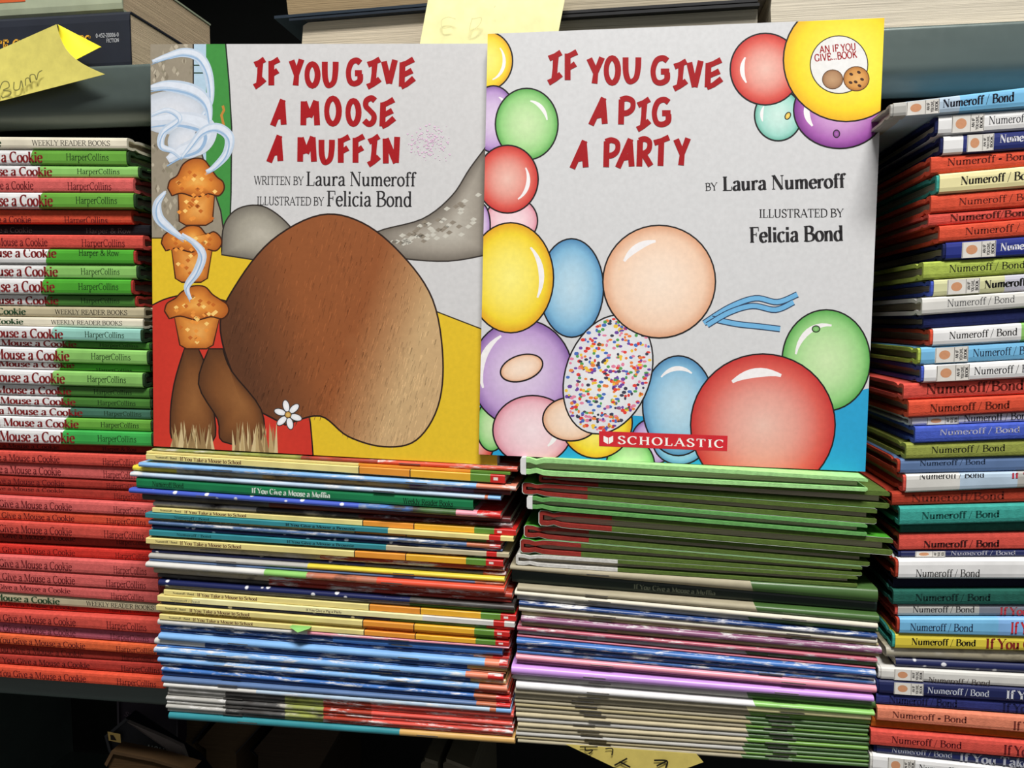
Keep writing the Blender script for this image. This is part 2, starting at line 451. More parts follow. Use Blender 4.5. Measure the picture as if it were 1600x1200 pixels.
def shelf_board(name, ztop, drop, dy=0.0):
    m = MB()
    X0, X1 = -0.62, 0.62
    y = Y_LIP + dy
    # rolled front edge: flat top, upright face, rounded foot turned back under
    arc = lambda cy, cz, r, a0, a1, n: [(cy + r * math.cos(math.radians(a0 + (a1 - a0) * i / n)), cz + r * math.sin(math.radians(a0 + (a1 - a0) * i / n))) for i in range(n + 1)]
    R = drop * .42
    prof = [(Y_BACK - .004, ztop - .003), (Y_BACK - .004, ztop)] + arc(y + .0025, ztop - .0025, .0025, 90, 180, 6) + \
        [(y, ztop - drop * .3)] + arc(y + R, ztop - drop + R, R, 180, 262, 12) + [(y + R + .004, ztop - drop + .001), (y + R + .004, ztop - drop + .003)] + \
        [(y + R, ztop - drop + .003)] + arc(y + R, ztop - drop + R, R - .0022, 262, 180, 10) + [(y + .0022, ztop - .005), (y + .006, ztop - .003), (Y_BACK - .004, ztop - .003)]
    m.grid([[(X0, a, b) for a, b in prof], [(X1, a, b) for a, b in prof]])
    for X in (X0, X1):
        m.face([(X, a, b) for a, b in prof[:-1]])
    return m.build(name, mat((88, 100, 96), 'metal'), bookcase, bookcase.location, name != 'bottom_shelf')

shelf_board('upper_shelf', Z_UPPER, .033)
shelf_board('lower_shelf', Z_SHELF, .0204, .010)
shelf_board('bottom_shelf', Z_SHELF - .26, .02)
shelf_board('unseen_shade_shelf', Z_UPPER + .30, .033)  # unseen shelf, added to keep light out of the gap behind the upper books
m = MB(); m.box(-.6265, .6265, Y_BACK, Y_BACK + .004, .55, 2.1)
m.build('back_panel', mat((34, 35, 34), 'metal'), bookcase, bookcase.location)
for sx in (-1, 1):
    m = MB(); m.box(sx * .6235 - .003, sx * .6235 + .003, Y_LIP, Y_BACK, .55, 2.1)
    m.build('side_panel', mat((88, 100, 96), 'metal'), bookcase, bookcase.location)

# ------------------------------------------------------------------ a book lying in a stack
GAP = .00008

class Slot:
    """room for one book: front plane Y, ends X0..X1, top and bottom lines"""
    def __init__(s, Y, X0, X1, zb, zt, ypx):
        s.Y, s.X0, s.X1, s.zb, s.zt, s.ypx = Y, X0, X1, zb, zt, ypx
        s.H = max(.0004, zt((X0 + X1) / 2) - zb((X0 + X1) / 2))
    def pos(s, X, d, t):
        a, b = s.zb(X) + GAP, s.zt(X) - GAP
        return (X, s.Y + d, a + (b - a) * t)
    def X(s, px):
        return U(px, s.ypx(px), s.Y).x
    def base(s):
        xm = (s.X0 + s.X1) / 2
        return (xm, s.Y, s.zb(xm))

def shell(slot, half, th, t_in, segs, mats, name, parent, slant=0, inset=0.0, smooth=False):
    """C-shaped cover: profile in depth and height, run along the spine"""
    H = slot.H
    outer = [(d, t_in + (1 - t) * (1 - 2 * t_in)) for d, t in reversed(half)] + [(d, t_in + t * (1 - 2 * t_in)) for d, t in half if t != .5]
    k = max(.05, 1 - 2 * th / H)
    dmax = half[-1][0]
    inner = [(min(d + th * max(0, 1 - d / .006), dmax), .5 + (t - .5) * k if abs(t - .5) > .2 else .5 + (t - .5) * k) for d, t in outer]
    X0, X1 = slot.X0 + inset, slot.X1 - inset
    st = [X0] + [x for x, _ in segs[:-1] if X0 < x < X1] + [X1]
    sm = [i for i, (x, _) in enumerate(segs) if i == len(segs) - 1 or X0 < x < X1]
    m = MB()
    loop = outer + inner[::-1] + outer[:1]
    rows = []
    for i, X in enumerate(st):
        off = slant if 0 < i < len(st) - 1 else 0
        rows.append([slot.pos(X - off * (t - .5), d, t) for d, t in loop])
    m.grid(rows, lambda i, j: sm[min(i, len(sm) - 1)])
    n = len(outer)
    for X, mi in ((X0, sm[0]), (X1, sm[-1])):
        for j in range(n - 1):
            m.face([slot.pos(X, *outer[j]), slot.pos(X, *outer[j + 1]), slot.pos(X, *inner[j + 1]), slot.pos(X, *inner[j])], mi)
    return m.build(name, mats, parent, slot.base(), smooth)

def page_block(slot, d0, d1, inset, tp, parent, col='pages'):
    m = MB()
    p = [slot.pos(X, d, t) for X in (slot.X0 + inset, slot.X1 - inset) for d in (d0, d1) for t in (tp, 1 - tp)]
    m.v = p
    for q in ((0, 1, 3, 2), (4, 6, 7, 5), (0, 4, 5, 1), (2, 3, 7, 6), (0, 2, 6, 4), (1, 5, 7, 3)):
        m.f.append(q); m.m.append(0)
    return m.build('page_block', mat(col, 'pages'), parent, slot.base())

def lettering(slot, parent, s, x0, x1, t0, t1, col, thick=.17, thin=.05, serif=True, u=None, track=0.0, d=-.00003, name='spine_lettering'):
    quads, W = text_quads(s, thick, thin, serif, track)
    X1 = slot.X(x1)
    X0 = slot.X(x0) if u is None else slot.X(x1 - u * W)
    m = MB()
    lo, hi = slot.X0 + .0003, slot.X1 - .0003
    for q in quads:
        q = [(X0 + (X1 - X0) * a / W, t0 + (t1 - t0) * b) for a, b in q]
        for ax, lim, less in ((0, lo, False), (0, hi, True), (1, .03, False), (1, .96, True)):
            q = clip(q, ax, lim, less)
            if len(q) < 3:
                break
        if len(q) >= 3:
            m.face([slot.pos(a, d, b) for a, b in q])
    if m.f:
        return m.build(name, mat(col, 'ink'), parent, slot.base())

def patch(slot, parent, x0, x1, t0, t1, col, name, d=-.00003, kind='ink'):
    m = MB()
    a, b = slot.X(x0), slot.X(x1)
    m.face([slot.pos(a, d, t0), slot.pos(b, d, t0), slot.pos(b, d, t1), slot.pos(a, d, t1)])
    return m.build(name, mat(col, kind), parent, slot.base())

def series_badge(slot, parent, x0, x1):
    """little white box with the series name set sideways; its picture is a plain tan spot"""
    b = patch(slot, parent, x0, x1, .06, .93, (226, 222, 214), 'spine_badge', -.00003, 'paper')
    m = MB()
    X0, X1 = slot.X(x0), slot.X(x1)
    w = X1 - X0
    def put(q, mi):
        m.face([slot.pos(X0 + w * a, -.00005, t) for a, t in q], mi)
    n = 20
    for i in range(n):
        a0, a1 = 2 * math.pi * i / n, 2 * math.pi * (i + 1) / n
        put([(.29, .5), (.29 + .17 * math.cos(a0), .5 + .26 * math.sin(a0)), (.29 + .17 * math.cos(a1), .5 + .26 * math.sin(a1))], 1)
    for a in (.015, .575, .975):
        put([(a, .08), (a + .014, .08), (a + .014, .91), (a, .91)], 0)
    for k, (s, fr) in enumerate((('AN IF', .46), ('YOU GIVE..', .70), ('BOOK', .58))):
        quads, W = text_quads(s, .22, .14, False)
        for q in quads:     # sideways: letters climb the spine
            put([(.60 + .125 * (k + 1) - .09 * y - .02, .5 + fr * (x / W - .5)) for x, y in q], 0)
    return m.build('badge_print', [mat((40, 38, 40), 'ink'), mat((204, 146, 108), 'ink')], b, slot.base())

def staples(slot, parent, fr=(.25, .75)):
    for f in fr:
        X = slot.X0 + (slot.X1 - slot.X0) * f
        m = MB()
        h = min(.00024, slot.H * .12)
        ys = [slot.pos(X + o, -.0002, .5) for o in (-.0058, .0058)]
        pts = []
        for x, y, z in ys:
            pts += [(x, y - .0004, z - h), (x, y - .0004, z + h), (x, y + .0006, z + h), (x, y + .0006, z - h)]
        m.v = pts
        for q in ((0, 1, 5, 4), (1, 2, 6, 5), (3, 0, 4, 7), (0, 3, 2, 1), (4, 5, 6, 7)):
            m.f.append(q); m.m.append(0)
        m.build('staple', mat((190, 186, 180), 'steel'), parent, slot.base())

def hard_half(D):
    return [(0, .5), (0, .72), (.0003, .90), (.0012, .985), (.003, 1.0), (.006, .985), (.0085, .84), (.0115, .965), (.015, 1.0), (D, 1.0)]

def spine_book(slot, style, segs, root, D, texts=(), inner='boardred', slant=0.0, badge=None, st=None, mark=None):
    kinds = {'cloth': 'cloth', 'jacket': 'jacket', 'board': 'jacket', 'flat': 'gloss', 'saddle': 'gloss'}
    S = [(slot.X(x) if x is not None else 9.9, c) for x, c in segs]
    mats = [mat(c[0], c[1]) if isinstance(c, tuple) and isinstance(c[0], str) else mat(c, kinds[style]) for _, c in S]
    if style in ('cloth', 'board', 'jacket'):
        th = min(.0021, slot.H * .24)
        if style == 'jacket':
            cv = [(9.9, inner)]
            shell(slot, [(min(d + .0005, D), t) for d, t in hard_half(D)], th, .045, cv, [mat(inner, 'cloth')], 'cover', root)
            shell(slot, [(d if d < .0001 or d > .01 else d, t) for d, t in hard_half(D - .0005)], .00028, 0, S, mats, 'dust_jacket', root, slant, .0012)
            front = root
        else:
            shell(slot, hard_half(D), th, 0, S, mats, 'cover', root, slant)
        page_block(slot, .004, D - .004, .0035, max(.1, th / slot.H + .05), root)
    elif style == 'flat':
        th = min(.00035, slot.H * .12)
        h = [(0, .5), (0, .90), (.0002, .97), (.0006, 1.0), (D, 1.0)]
        shell(slot, h, th, 0, S, mats, 'cover', root, slant)
        page_block(slot, .0008, D - .0008, .0003, th / slot.H + .03, root, 'wpages')
    else:
        th = min(.00035, slot.H * .12)
        r = min(slot.H * .55, .0022)
        h = [(r * (1 - math.cos(a)), .5 + .5 * math.sin(a)) for a in [i * math.pi / 12 for i in range(7)]] + [(D, 1.0)]
        shell(slot, h, th, 0, S, mats, 'cover', root, slant, 0, True)
        page_block(slot, r * .8, D - .0008, .0003, th / slot.H + .03, root, 'wpages')
        if st:
            staples(slot, root, st)
    for t in texts:
        lettering(slot, root, *t[:6], **(t[6] if len(t) > 6 else {}))
    if badge:
        series_badge(slot, root, *badge)
    if mark:
        patch(slot, root, mark, mark + 7, .34, .70, (232, 222, 214), 'spine_mark')

def tail_book(slot, root, D, red_to, board='boardgreen', edge='boardred', jacket=None):
    """hardcover seen from its tail: spine at the left, boards and pages facing us"""
    H, W = slot.H, slot.X1 - slot.X0
    th = min(.0021, H * .27)
    tt = th / H
    ji = .05 if jacket else 0
    R = slot.X(red_to) - slot.X0 if red_to else None
    top = [(0, .5), (0, .82), (.0010, .96), (.0042, .96), (.0075, .86), (.0115, .98), (.016, 1.0)]
    if R:
        top += [(R, 1.0)]
    top += [(W * .55 if (not R or W * .55 > R) else W * .8, 1.0), (W - .001, 1.0), (W, 1.0 - tt * .35)]
    def sc(t, i): return i + t * (1 - 2 * i)
    outer = [(u, sc(1 - t, ji)) for u, t in reversed(top)] + [(u, sc(t, ji)) for u, t in top if t != .5]
    def inn(u, t):
        s = 1 if t > .5 else -1
        if u < .0001: return (u + th * .8, .5 + (t - .5) * (1 - 2 * tt))
        if u > W - .0005: return (W, t - s * tt * .65 if abs(t - .5) > .2 else t)
        return (max(u, th * .8), t - s * tt)
    inner = [inn(u, t) for u, t in outer]
    def P(u, d, t): return slot.pos(slot.X0 + u, d, t)
    m = MB()
    loop = outer + inner[::-1] + outer[:1]
    n = len(outer)
    isred = lambda a, b: 1 if (R and (a + b) / 2 < R) else 0
    us = [p[0] for p in loop]
    m.grid([[P(u, 0, t) for u, t in loop], [P(u, .0012, t) for u, t in loop], [P(u, D, t) for u, t in loop]], lambda i, j: isred(us[j], us[j + 1]))
    for d in (0, D):
        for j in range(n - 1):
            m.face([P(outer[j][0], d, outer[j][1]), P(outer[j + 1][0], d, outer[j + 1][1]), P(inner[j + 1][0], d, inner[j + 1][1]), P(inner[j][0], d, inner[j][1])], isred(outer[j][0], outer[j + 1][0]))
    m.build('cover', [mat(board, 'cloth'), mat(edge, 'cloth')], root, slot.base())
    if jacket:
        out2 = [(u - (.0005 if u < .002 else 0), sc(t, -.0)) for u, t in [(a, 1 - b) for a, b in reversed(top)] + [(a, b) for a, b in top if b != .5]]
        in2 = [(u + (.0004 if u < .002 else 0), .5 + (t - .5) * (1 - .8 * .05)) for u, t in out2]
        m = MB()
        loop = out2 + in2[::-1] + out2[:1]
        m.grid([[P(u, .0, t) for u, t in loop], [P(u, D, t) for u, t in loop]])
        for j in range(len(out2) - 1):
            m.face([P(out2[j][0], 0, out2[j][1]), P(out2[j + 1][0], 0, out2[j + 1][1]), P(in2[j + 1][0], 0, in2[j + 1][1]), P(in2[j][0], 0, in2[j][1])], 1)
        m.build('dust_jacket', [mat('brgreen', 'gloss'), mat('offwhite', 'paper')], root, slot.base())
    m = MB()
    p = [P(u, d, t) for u in (th, W - .004) for d in (.0035, D - .0035) for t in (tt + .06, 1 - tt - .06)]
    m.v = p
    for q in ((0, 1, 3, 2), (4, 6, 7, 5), (0, 4, 5, 1), (2, 3, 7, 6), (0, 2, 6, 4), (1, 5, 7, 3)):
        m.f.append(q); m.m.append(0)
    m.build('page_block', mat('pages', 'pages'), root, slot.base())

ORD = 'first second third fourth fifth sixth seventh eighth ninth tenth eleventh twelfth thirteenth fourteenth fifteenth sixteenth'.split()

LABELS = set()

def build_stack(where, group, xa, xb, Y0, books, bottom, D, relief=1.5, anchors={}, fuzzy=()):
    n = len(books)
    Ys = [Y0 + b.get('dy', 0) * relief for b in books]
    lines, ends = [], []
    ymid = sum(b['y'][0] for b in books) / n
    XA, XB = U(xa, ymid, Y0).x, U(xb, ymid, Y0).x
    for k in range(n + 1):
        yl, yr = (books[k]['y'] if k < n else bottom)
        Yk = min(Ys[max(k - 1, 0)], Ys[min(k, n - 1)])
        a, b = U(xa, yl, Yk), U(xb, yr, Yk)
        s = (b.z - a.z) / (b.x - a.x)
        z0, z1 = a.z + s * (XA - a.x), a.z + s * (XB - a.x)
        if ends:
            z0, z1 = min(z0, ends[-1][0] - .0007), min(z1, ends[-1][1] - .0007)
        ends.append((z0, z1))
        s = (z1 - z0) / (XB - XA)
        lines.append(lambda X, z0=z0, s=s: z0 + s * (X - XA))
    descs = [b['desc'] for b in books]
    for k, b in enumerate(books):
        yt, yb = b['y'], (books[k + 1]['y'] if k + 1 < n else bottom)
        ypx = lambda px, yt=yt, yb=yb: ((yt[0] + yb[0]) / 2) + ((yt[1] + yb[1]) / 2 - (yt[0] + yb[0]) / 2) * (px - xa) / (xb - xa)
        Y = Ys[k]
        X0, X1 = U(b['x'][0], ypx(b['x'][0]), Y).x, U(b['x'][1], ypx(b['x'][1]), Y).x
        slot = Slot(Y, X0, X1, lines[k + 1], lines[k], ypx)
        d = b['desc']
        same = [i for i in range(n) if descs[i] == d]
        if len(same) == 1 and (k not in fuzzy or k in anchors):
            lab = '%s in the %s' % (d, where)
        else:
            j = min((i for i in anchors if i != k), key=lambda i: abs(i - k))
            dist, word = abs(k - j), 'below' if k > j else 'above'
            if n - k < dist:
                pos = ORD[n - k - 1] + ' book from the bottom'
                if n - k == 1:
                    pos = 'lowest book of all'
            else:
                pos = ('directly %s the %s' if dist == 1 else ORD[dist - 1] + ' book %s the %s') % (word, anchors[j])
            lab = '%s, %s, %s' % (d, pos, where)
            if len(lab.split()) > 16:
                lab = lab.replace(' book ', ' ')
        assert lab not in LABELS and len(lab.split()) <= 16, lab
        LABELS.add(lab)
        style = b['style']
        nm = {'cloth': 'hardcover_book', 'jacket': 'hardcover_book', 'board': 'hardcover_book', 'tail': 'hardcover_book', 'flat': 'paperback_book', 'saddle': 'stapled_booklet'}[style]
        root = thing(nm, 'book', lab, slot.base(), group)
        b['slot'], b['root'] = slot, root
        if style == 'tail':
            tail_book(slot, root, D, b.get('red'), b.get('board', 'boardgreen'), b.get('edge', 'boardred'), b.get('jacket'))
        else:
            spine_book(slot, style, b['segs'], root, b.get('D', D), b.get('texts', ()), b.get('inner', 'boardred'), b.get('slant', 0.0), b.get('badge'), b.get('st'), b.get('mark'))
    return books

# ------------------------------------------------------------------ far left stack
LW = -300          # the far ends lie outside the picture
RED_T, GRN_T, BLK = (128, 34, 34), (36, 60, 36), (34, 30, 30)
def TA(s, right, u, t0, t1, col, **k): return (s, 0, right, t0, t1, col, dict(u=u, **k))
COOKIE = 'If You Give a Mouse a Cookie'
def jk(y, rx, white, title_end, hx, g, desc, dy=0, pub='HarperCollins', tt=(.16, .84), ht=(.30, .74), htxt=(30, 56, 26), wcol='white', inner=(40, 62, 36)):
    return dict(y=y, x=(LW, rx), style='jacket', inner=inner, slant=-.0025, segs=[(white, wcol), (None, g)], desc=desc, dy=dy,
                texts=[TA(COOKIE, title_end, 15.6, tt[0], tt[1], RED_T, thick=.2), (pub, hx[0], hx[1], ht[0], ht[1], htxt, dict(thick=.12))])
def cl(y, rx, title_end, hx, col, desc, dy=0, pub='HarperCollins', tt=(.2, .74), ht=(.2, .68), ink=(96, 22, 26)):
    return dict(y=y, x=(LW, rx), style='cloth', segs=[(None, col)], desc=desc, dy=dy,
                texts=[TA(COOKIE, title_end, 10.6, tt[0], tt[1], ink, thick=.14), (pub, hx[0], hx[1], ht[0], ht[1], ink, dict(thick=.12))])
def wr(y, rx, title_end, wx, col, desc, dy=0, tcol=(40, 70, 44), wcol=(70, 66, 60)):
    return dict(y=y, x=(LW, rx), style='board', segs=[(None, col)], desc=desc, dy=dy,
                texts=[TA(COOKIE, title_end, 13.5, .2, .78, tcol, thick=.2), ('WEEKLY READER BOOKS', wx[0], wx[1], .28, .72, wcol, dict(thick=.12))])
A = [
 wr((213, 214.5), 198, 1.5, (50, 172), 'cream', 'cream hardcover with grey capitals topping all'),
 jk((232.5, 233.5), 200, 48, 66, (103, 170), 'green', 'white and grass-green jacketed hardcover', .001),
 jk((256.8, 259), 218, 60, 81, (120, 187), 'lgreen', 'white and pale green jacketed hardcover', .002),
 cl((276.8, 277.5), 208, 52, (105, 174), 'rose', 'rose-red cloth hardcover'),
 jk((300, 301), 211, 62, 82, (118, 183), 'green', 'white and grass-green jacketed hardcover', -.001),
 cl((325.5, 326.5), 205, 48, (100, 168), 'redor', 'orange-red cloth hardcover', .004, tt=(.06, .52), ht=(.02, .5)),
 cl((349.5, 350), 234, 50, (134, 205), 'black', 'black cloth hardcover', .009, 'Harper & Row', ink=(70, 66, 66)),
 cl((365.7, 367), 223, 74, (127, 195), 'red', 'bright red cloth hardcover', 0),
 jk((388, 390), 211, 73, 88, (123, 186), 'brgreen', 'white and bright green jacketed hardcover', -.001, 'Harper & Row', tt=(.42, 1.04), inner='dkred', ht=(.56, .98)),
 jk((412, 413.5), 215.5, 70, 90, (126, 187), 'lgreen', 'white and pale green jacketed hardcover', .0005),
 jk((434.5, 436.5), 207, 65, 85, (122, 185), 'brgreen', 'white and bright green jacketed hardcover', -.0005, inner='dkred'),
 jk((459.5, 461), 213, 72, 91, (126, 187), 'dkgreen', 'white and dark olive-green jacketed hardcover', .004, inner='dkred'),
 wr((477.5, 480), 225, 40, (86, 199), 'khaki', 'khaki hardcover with dark capitals', .004, wcol=(40, 36, 32)),
 wr((494.5, 497.5), 223, 36, (80, 191), 'cream', 'cream hardcover with green title end', .003, wcol=(40, 36, 32)),
 jk((509, 514), 222, 80, 98, (132, 194), 'teal2', 'white and pale turquoise jacketed hardcover', -.001),
 jk((530, 535.5), 236, 100, 119, (155, 216), 'dkgreen', 'white and dark green jacketed hardcover', .006, tt=(.12, .95)),
 jk((541.5, 547.5), 232, 85, 108, (142, 204), 'lgreen', 'white and pale green jacketed hardcover', -.001),
 jk((564.5, 570.5), 237, 95, 116, (150, 206), 'brgreen', 'white and bright green jacketed hardcover', .004, tt=(.3, 1.1), ht=(.0, .4)),
 jk((577, 582.5), 225, 80, 101, (136, 197), 'lgreen', 'white and pale green jacketed hardcover', -.002),
 jk((600, 606.5), 236, 90, 111, (146, 206), 'dkgreen', 'white and dark green jacketed hardcover', .002),
 jk((617, 622.5), 237, 96, 117.5, (152, 212), 'dkgreen', 'white and dark green jacketed hardcover', .0025),
 jk((633, 639.5), 238, 108, 128.5, (162, 221), 'dkteal', 'white and dark teal-green jacketed hardcover', .003),
 jk((650, 656), 238, 100, 122.5, (157, 217), 'green', 'white and grass-green jacketed hardcover', .001),
 jk((669, 675.5), 239, 96, 116.5, (152, 213), 'emgreen', 'white and emerald-green jacketed hardcover', -.002),
 cl((692.5, 698.5), 240, 92, (160, 214), 'dkred', 'dark red cloth hardcover', .009, 'Harper & Row', ink=(60, 14, 16)),
 cl((704, 711.5), 240, 93, (160, 212), 'red', 'bright red cloth hardcover', 0),
 cl((722.5, 732), 241, 95, (161, 215), 'rose', 'rose-red cloth hardcover', .003),
 cl((742.5, 753), 241, 100, (166, 215), 'dkred', 'dark red cloth hardcover', .004),
 cl((758.5, 767), 242, 100, (178, 230), 'dkred', 'dark red cloth hardcover', .005, tt=(.5, .9), ink=(90, 26, 24)),
 cl((775, 787), 242, 112, (177, 229), 'rose', 'rose-red cloth hardcover', 0),
 cl((796, 807), 242, 116, (166, 228), 'redor', 'orange-red cloth hardcover', .0015),
 cl((813.5, 824.5), 242, 112, (162, 225), 'red', 'bright red cloth hardcover', -.001),
 cl((835, 847), 243, 118, (182, 232), 'dkred', 'dark red cloth hardcover', .007, tt=(.45, 1.0), ht=(.4, .95), ink=(66, 14, 16)),
 cl((849.5, 860), 244, 117, (180, 232), 'satred', 'strong red cloth hardcover', .003, ink=(110, 20, 18)),
 cl((867.5, 879), 246, 112, (177, 229), 'rose', 'rose-red cloth hardcover', -.001),
 cl((889.5, 902.5), 247, 117, (165, 228), 'rose', 'rose-red cloth hardcover', 0),
 cl((910, 923.5), 248, 110, (173, 225), 'rose', 'rose-red cloth hardcover', .001, tt=(.34, .82)),
 wr((926, 942), 249, 93, (135, 240.5), 'khaki', 'khaki hardcover with black capitals', .003, wcol=(34, 30, 28)),
 cl((941.5, 956.5), 250, 121, (170, 234), 'satred', 'strong red cloth hardcover', .006, tt=(.34, .92), ht=(.5, 1.0)),
 cl((954, 966.5), 251, 118, (166, 229), 'red', 'bright red cloth hardcover', -.001),
 cl((973.5, 990), 251, 118, (172, 233), 'dpink', 'dull pink cloth hardcover', .003, ink=(110, 44, 54)),
 cl((990.5, 1007), 252, 133, (181, 243), 'orange', 'orange cloth hardcover', .001),
 cl((1007, 1023), 253, 130, (190, 240), 'dkred', 'dark red cloth hardcover', .005, ink=(96, 28, 26)),
 cl((1022.5, 1036), 254, 140, (189, 250), 'dkred', 'dark red cloth hardcover', .004, ink=(70, 16, 16)),
 cl((1041, 1056.5), 255, 134, (182, 244), 'redor', 'orange-red cloth hardcover', 0),
]
build_stack('far left stack', 'books in the far left stack', 0, 220, Y_LEFT, A, (1059.6, 1075.4), .20, .65,
            {6: 'black one', 12: 'upper khaki one', 13: 'cream one', 14: 'pale turquoise one', 23: 'emerald-green one', 37: 'lower khaki one', 41: 'orange one'}, range(24, 45))

# ------------------------------------------------------------------ middle left stack of thin paperbacks
DKB = (44, 36, 40)
def sch(y, lx, rx, off, desc, dy=0, txt=True, tx=None, shade=''):
    # yellow square-backed paperback with an orange, amber, green and red tail
    o = off
    segs = [(560 + o, 'bvyel' if not shade else 'olive'), (561.5 + o, 'black'), (640 + o, 'amber'), (641.5 + o, 'black'), (735 + o, 'gold'), (766 + o, 'segreen'), (None, 'segred')]
    t = []
    if txt:
        a, b, c, d = tx
        t = [('Numeroff / Bond', a, b, .34, .72, DKB, dict(thick=.16)), ('If You Take a Mouse to School', c, d, .2, .82, (96, 52, 40), dict(thick=.18))]
    segs[0] = (segs[0][0], 'pyellow')
    return dict(y=y, x=(lx, rx), style='flat', segs=segs, desc=desc, dy=dy, texts=t, mark=771 + o)
def sd(y, lx, rx, segs, desc, dy=0, st=None, kind='gloss'):
    sg = [(x, (c, kind) if isinstance(c, str) else c) for x, c in segs]
    return dict(y=y, x=(lx, rx), style='saddle', segs=sg, desc=desc, dy=dy, st=st)
W_, P_, G_, K_ = 'worn', 'print', 'gloss', 'speck'
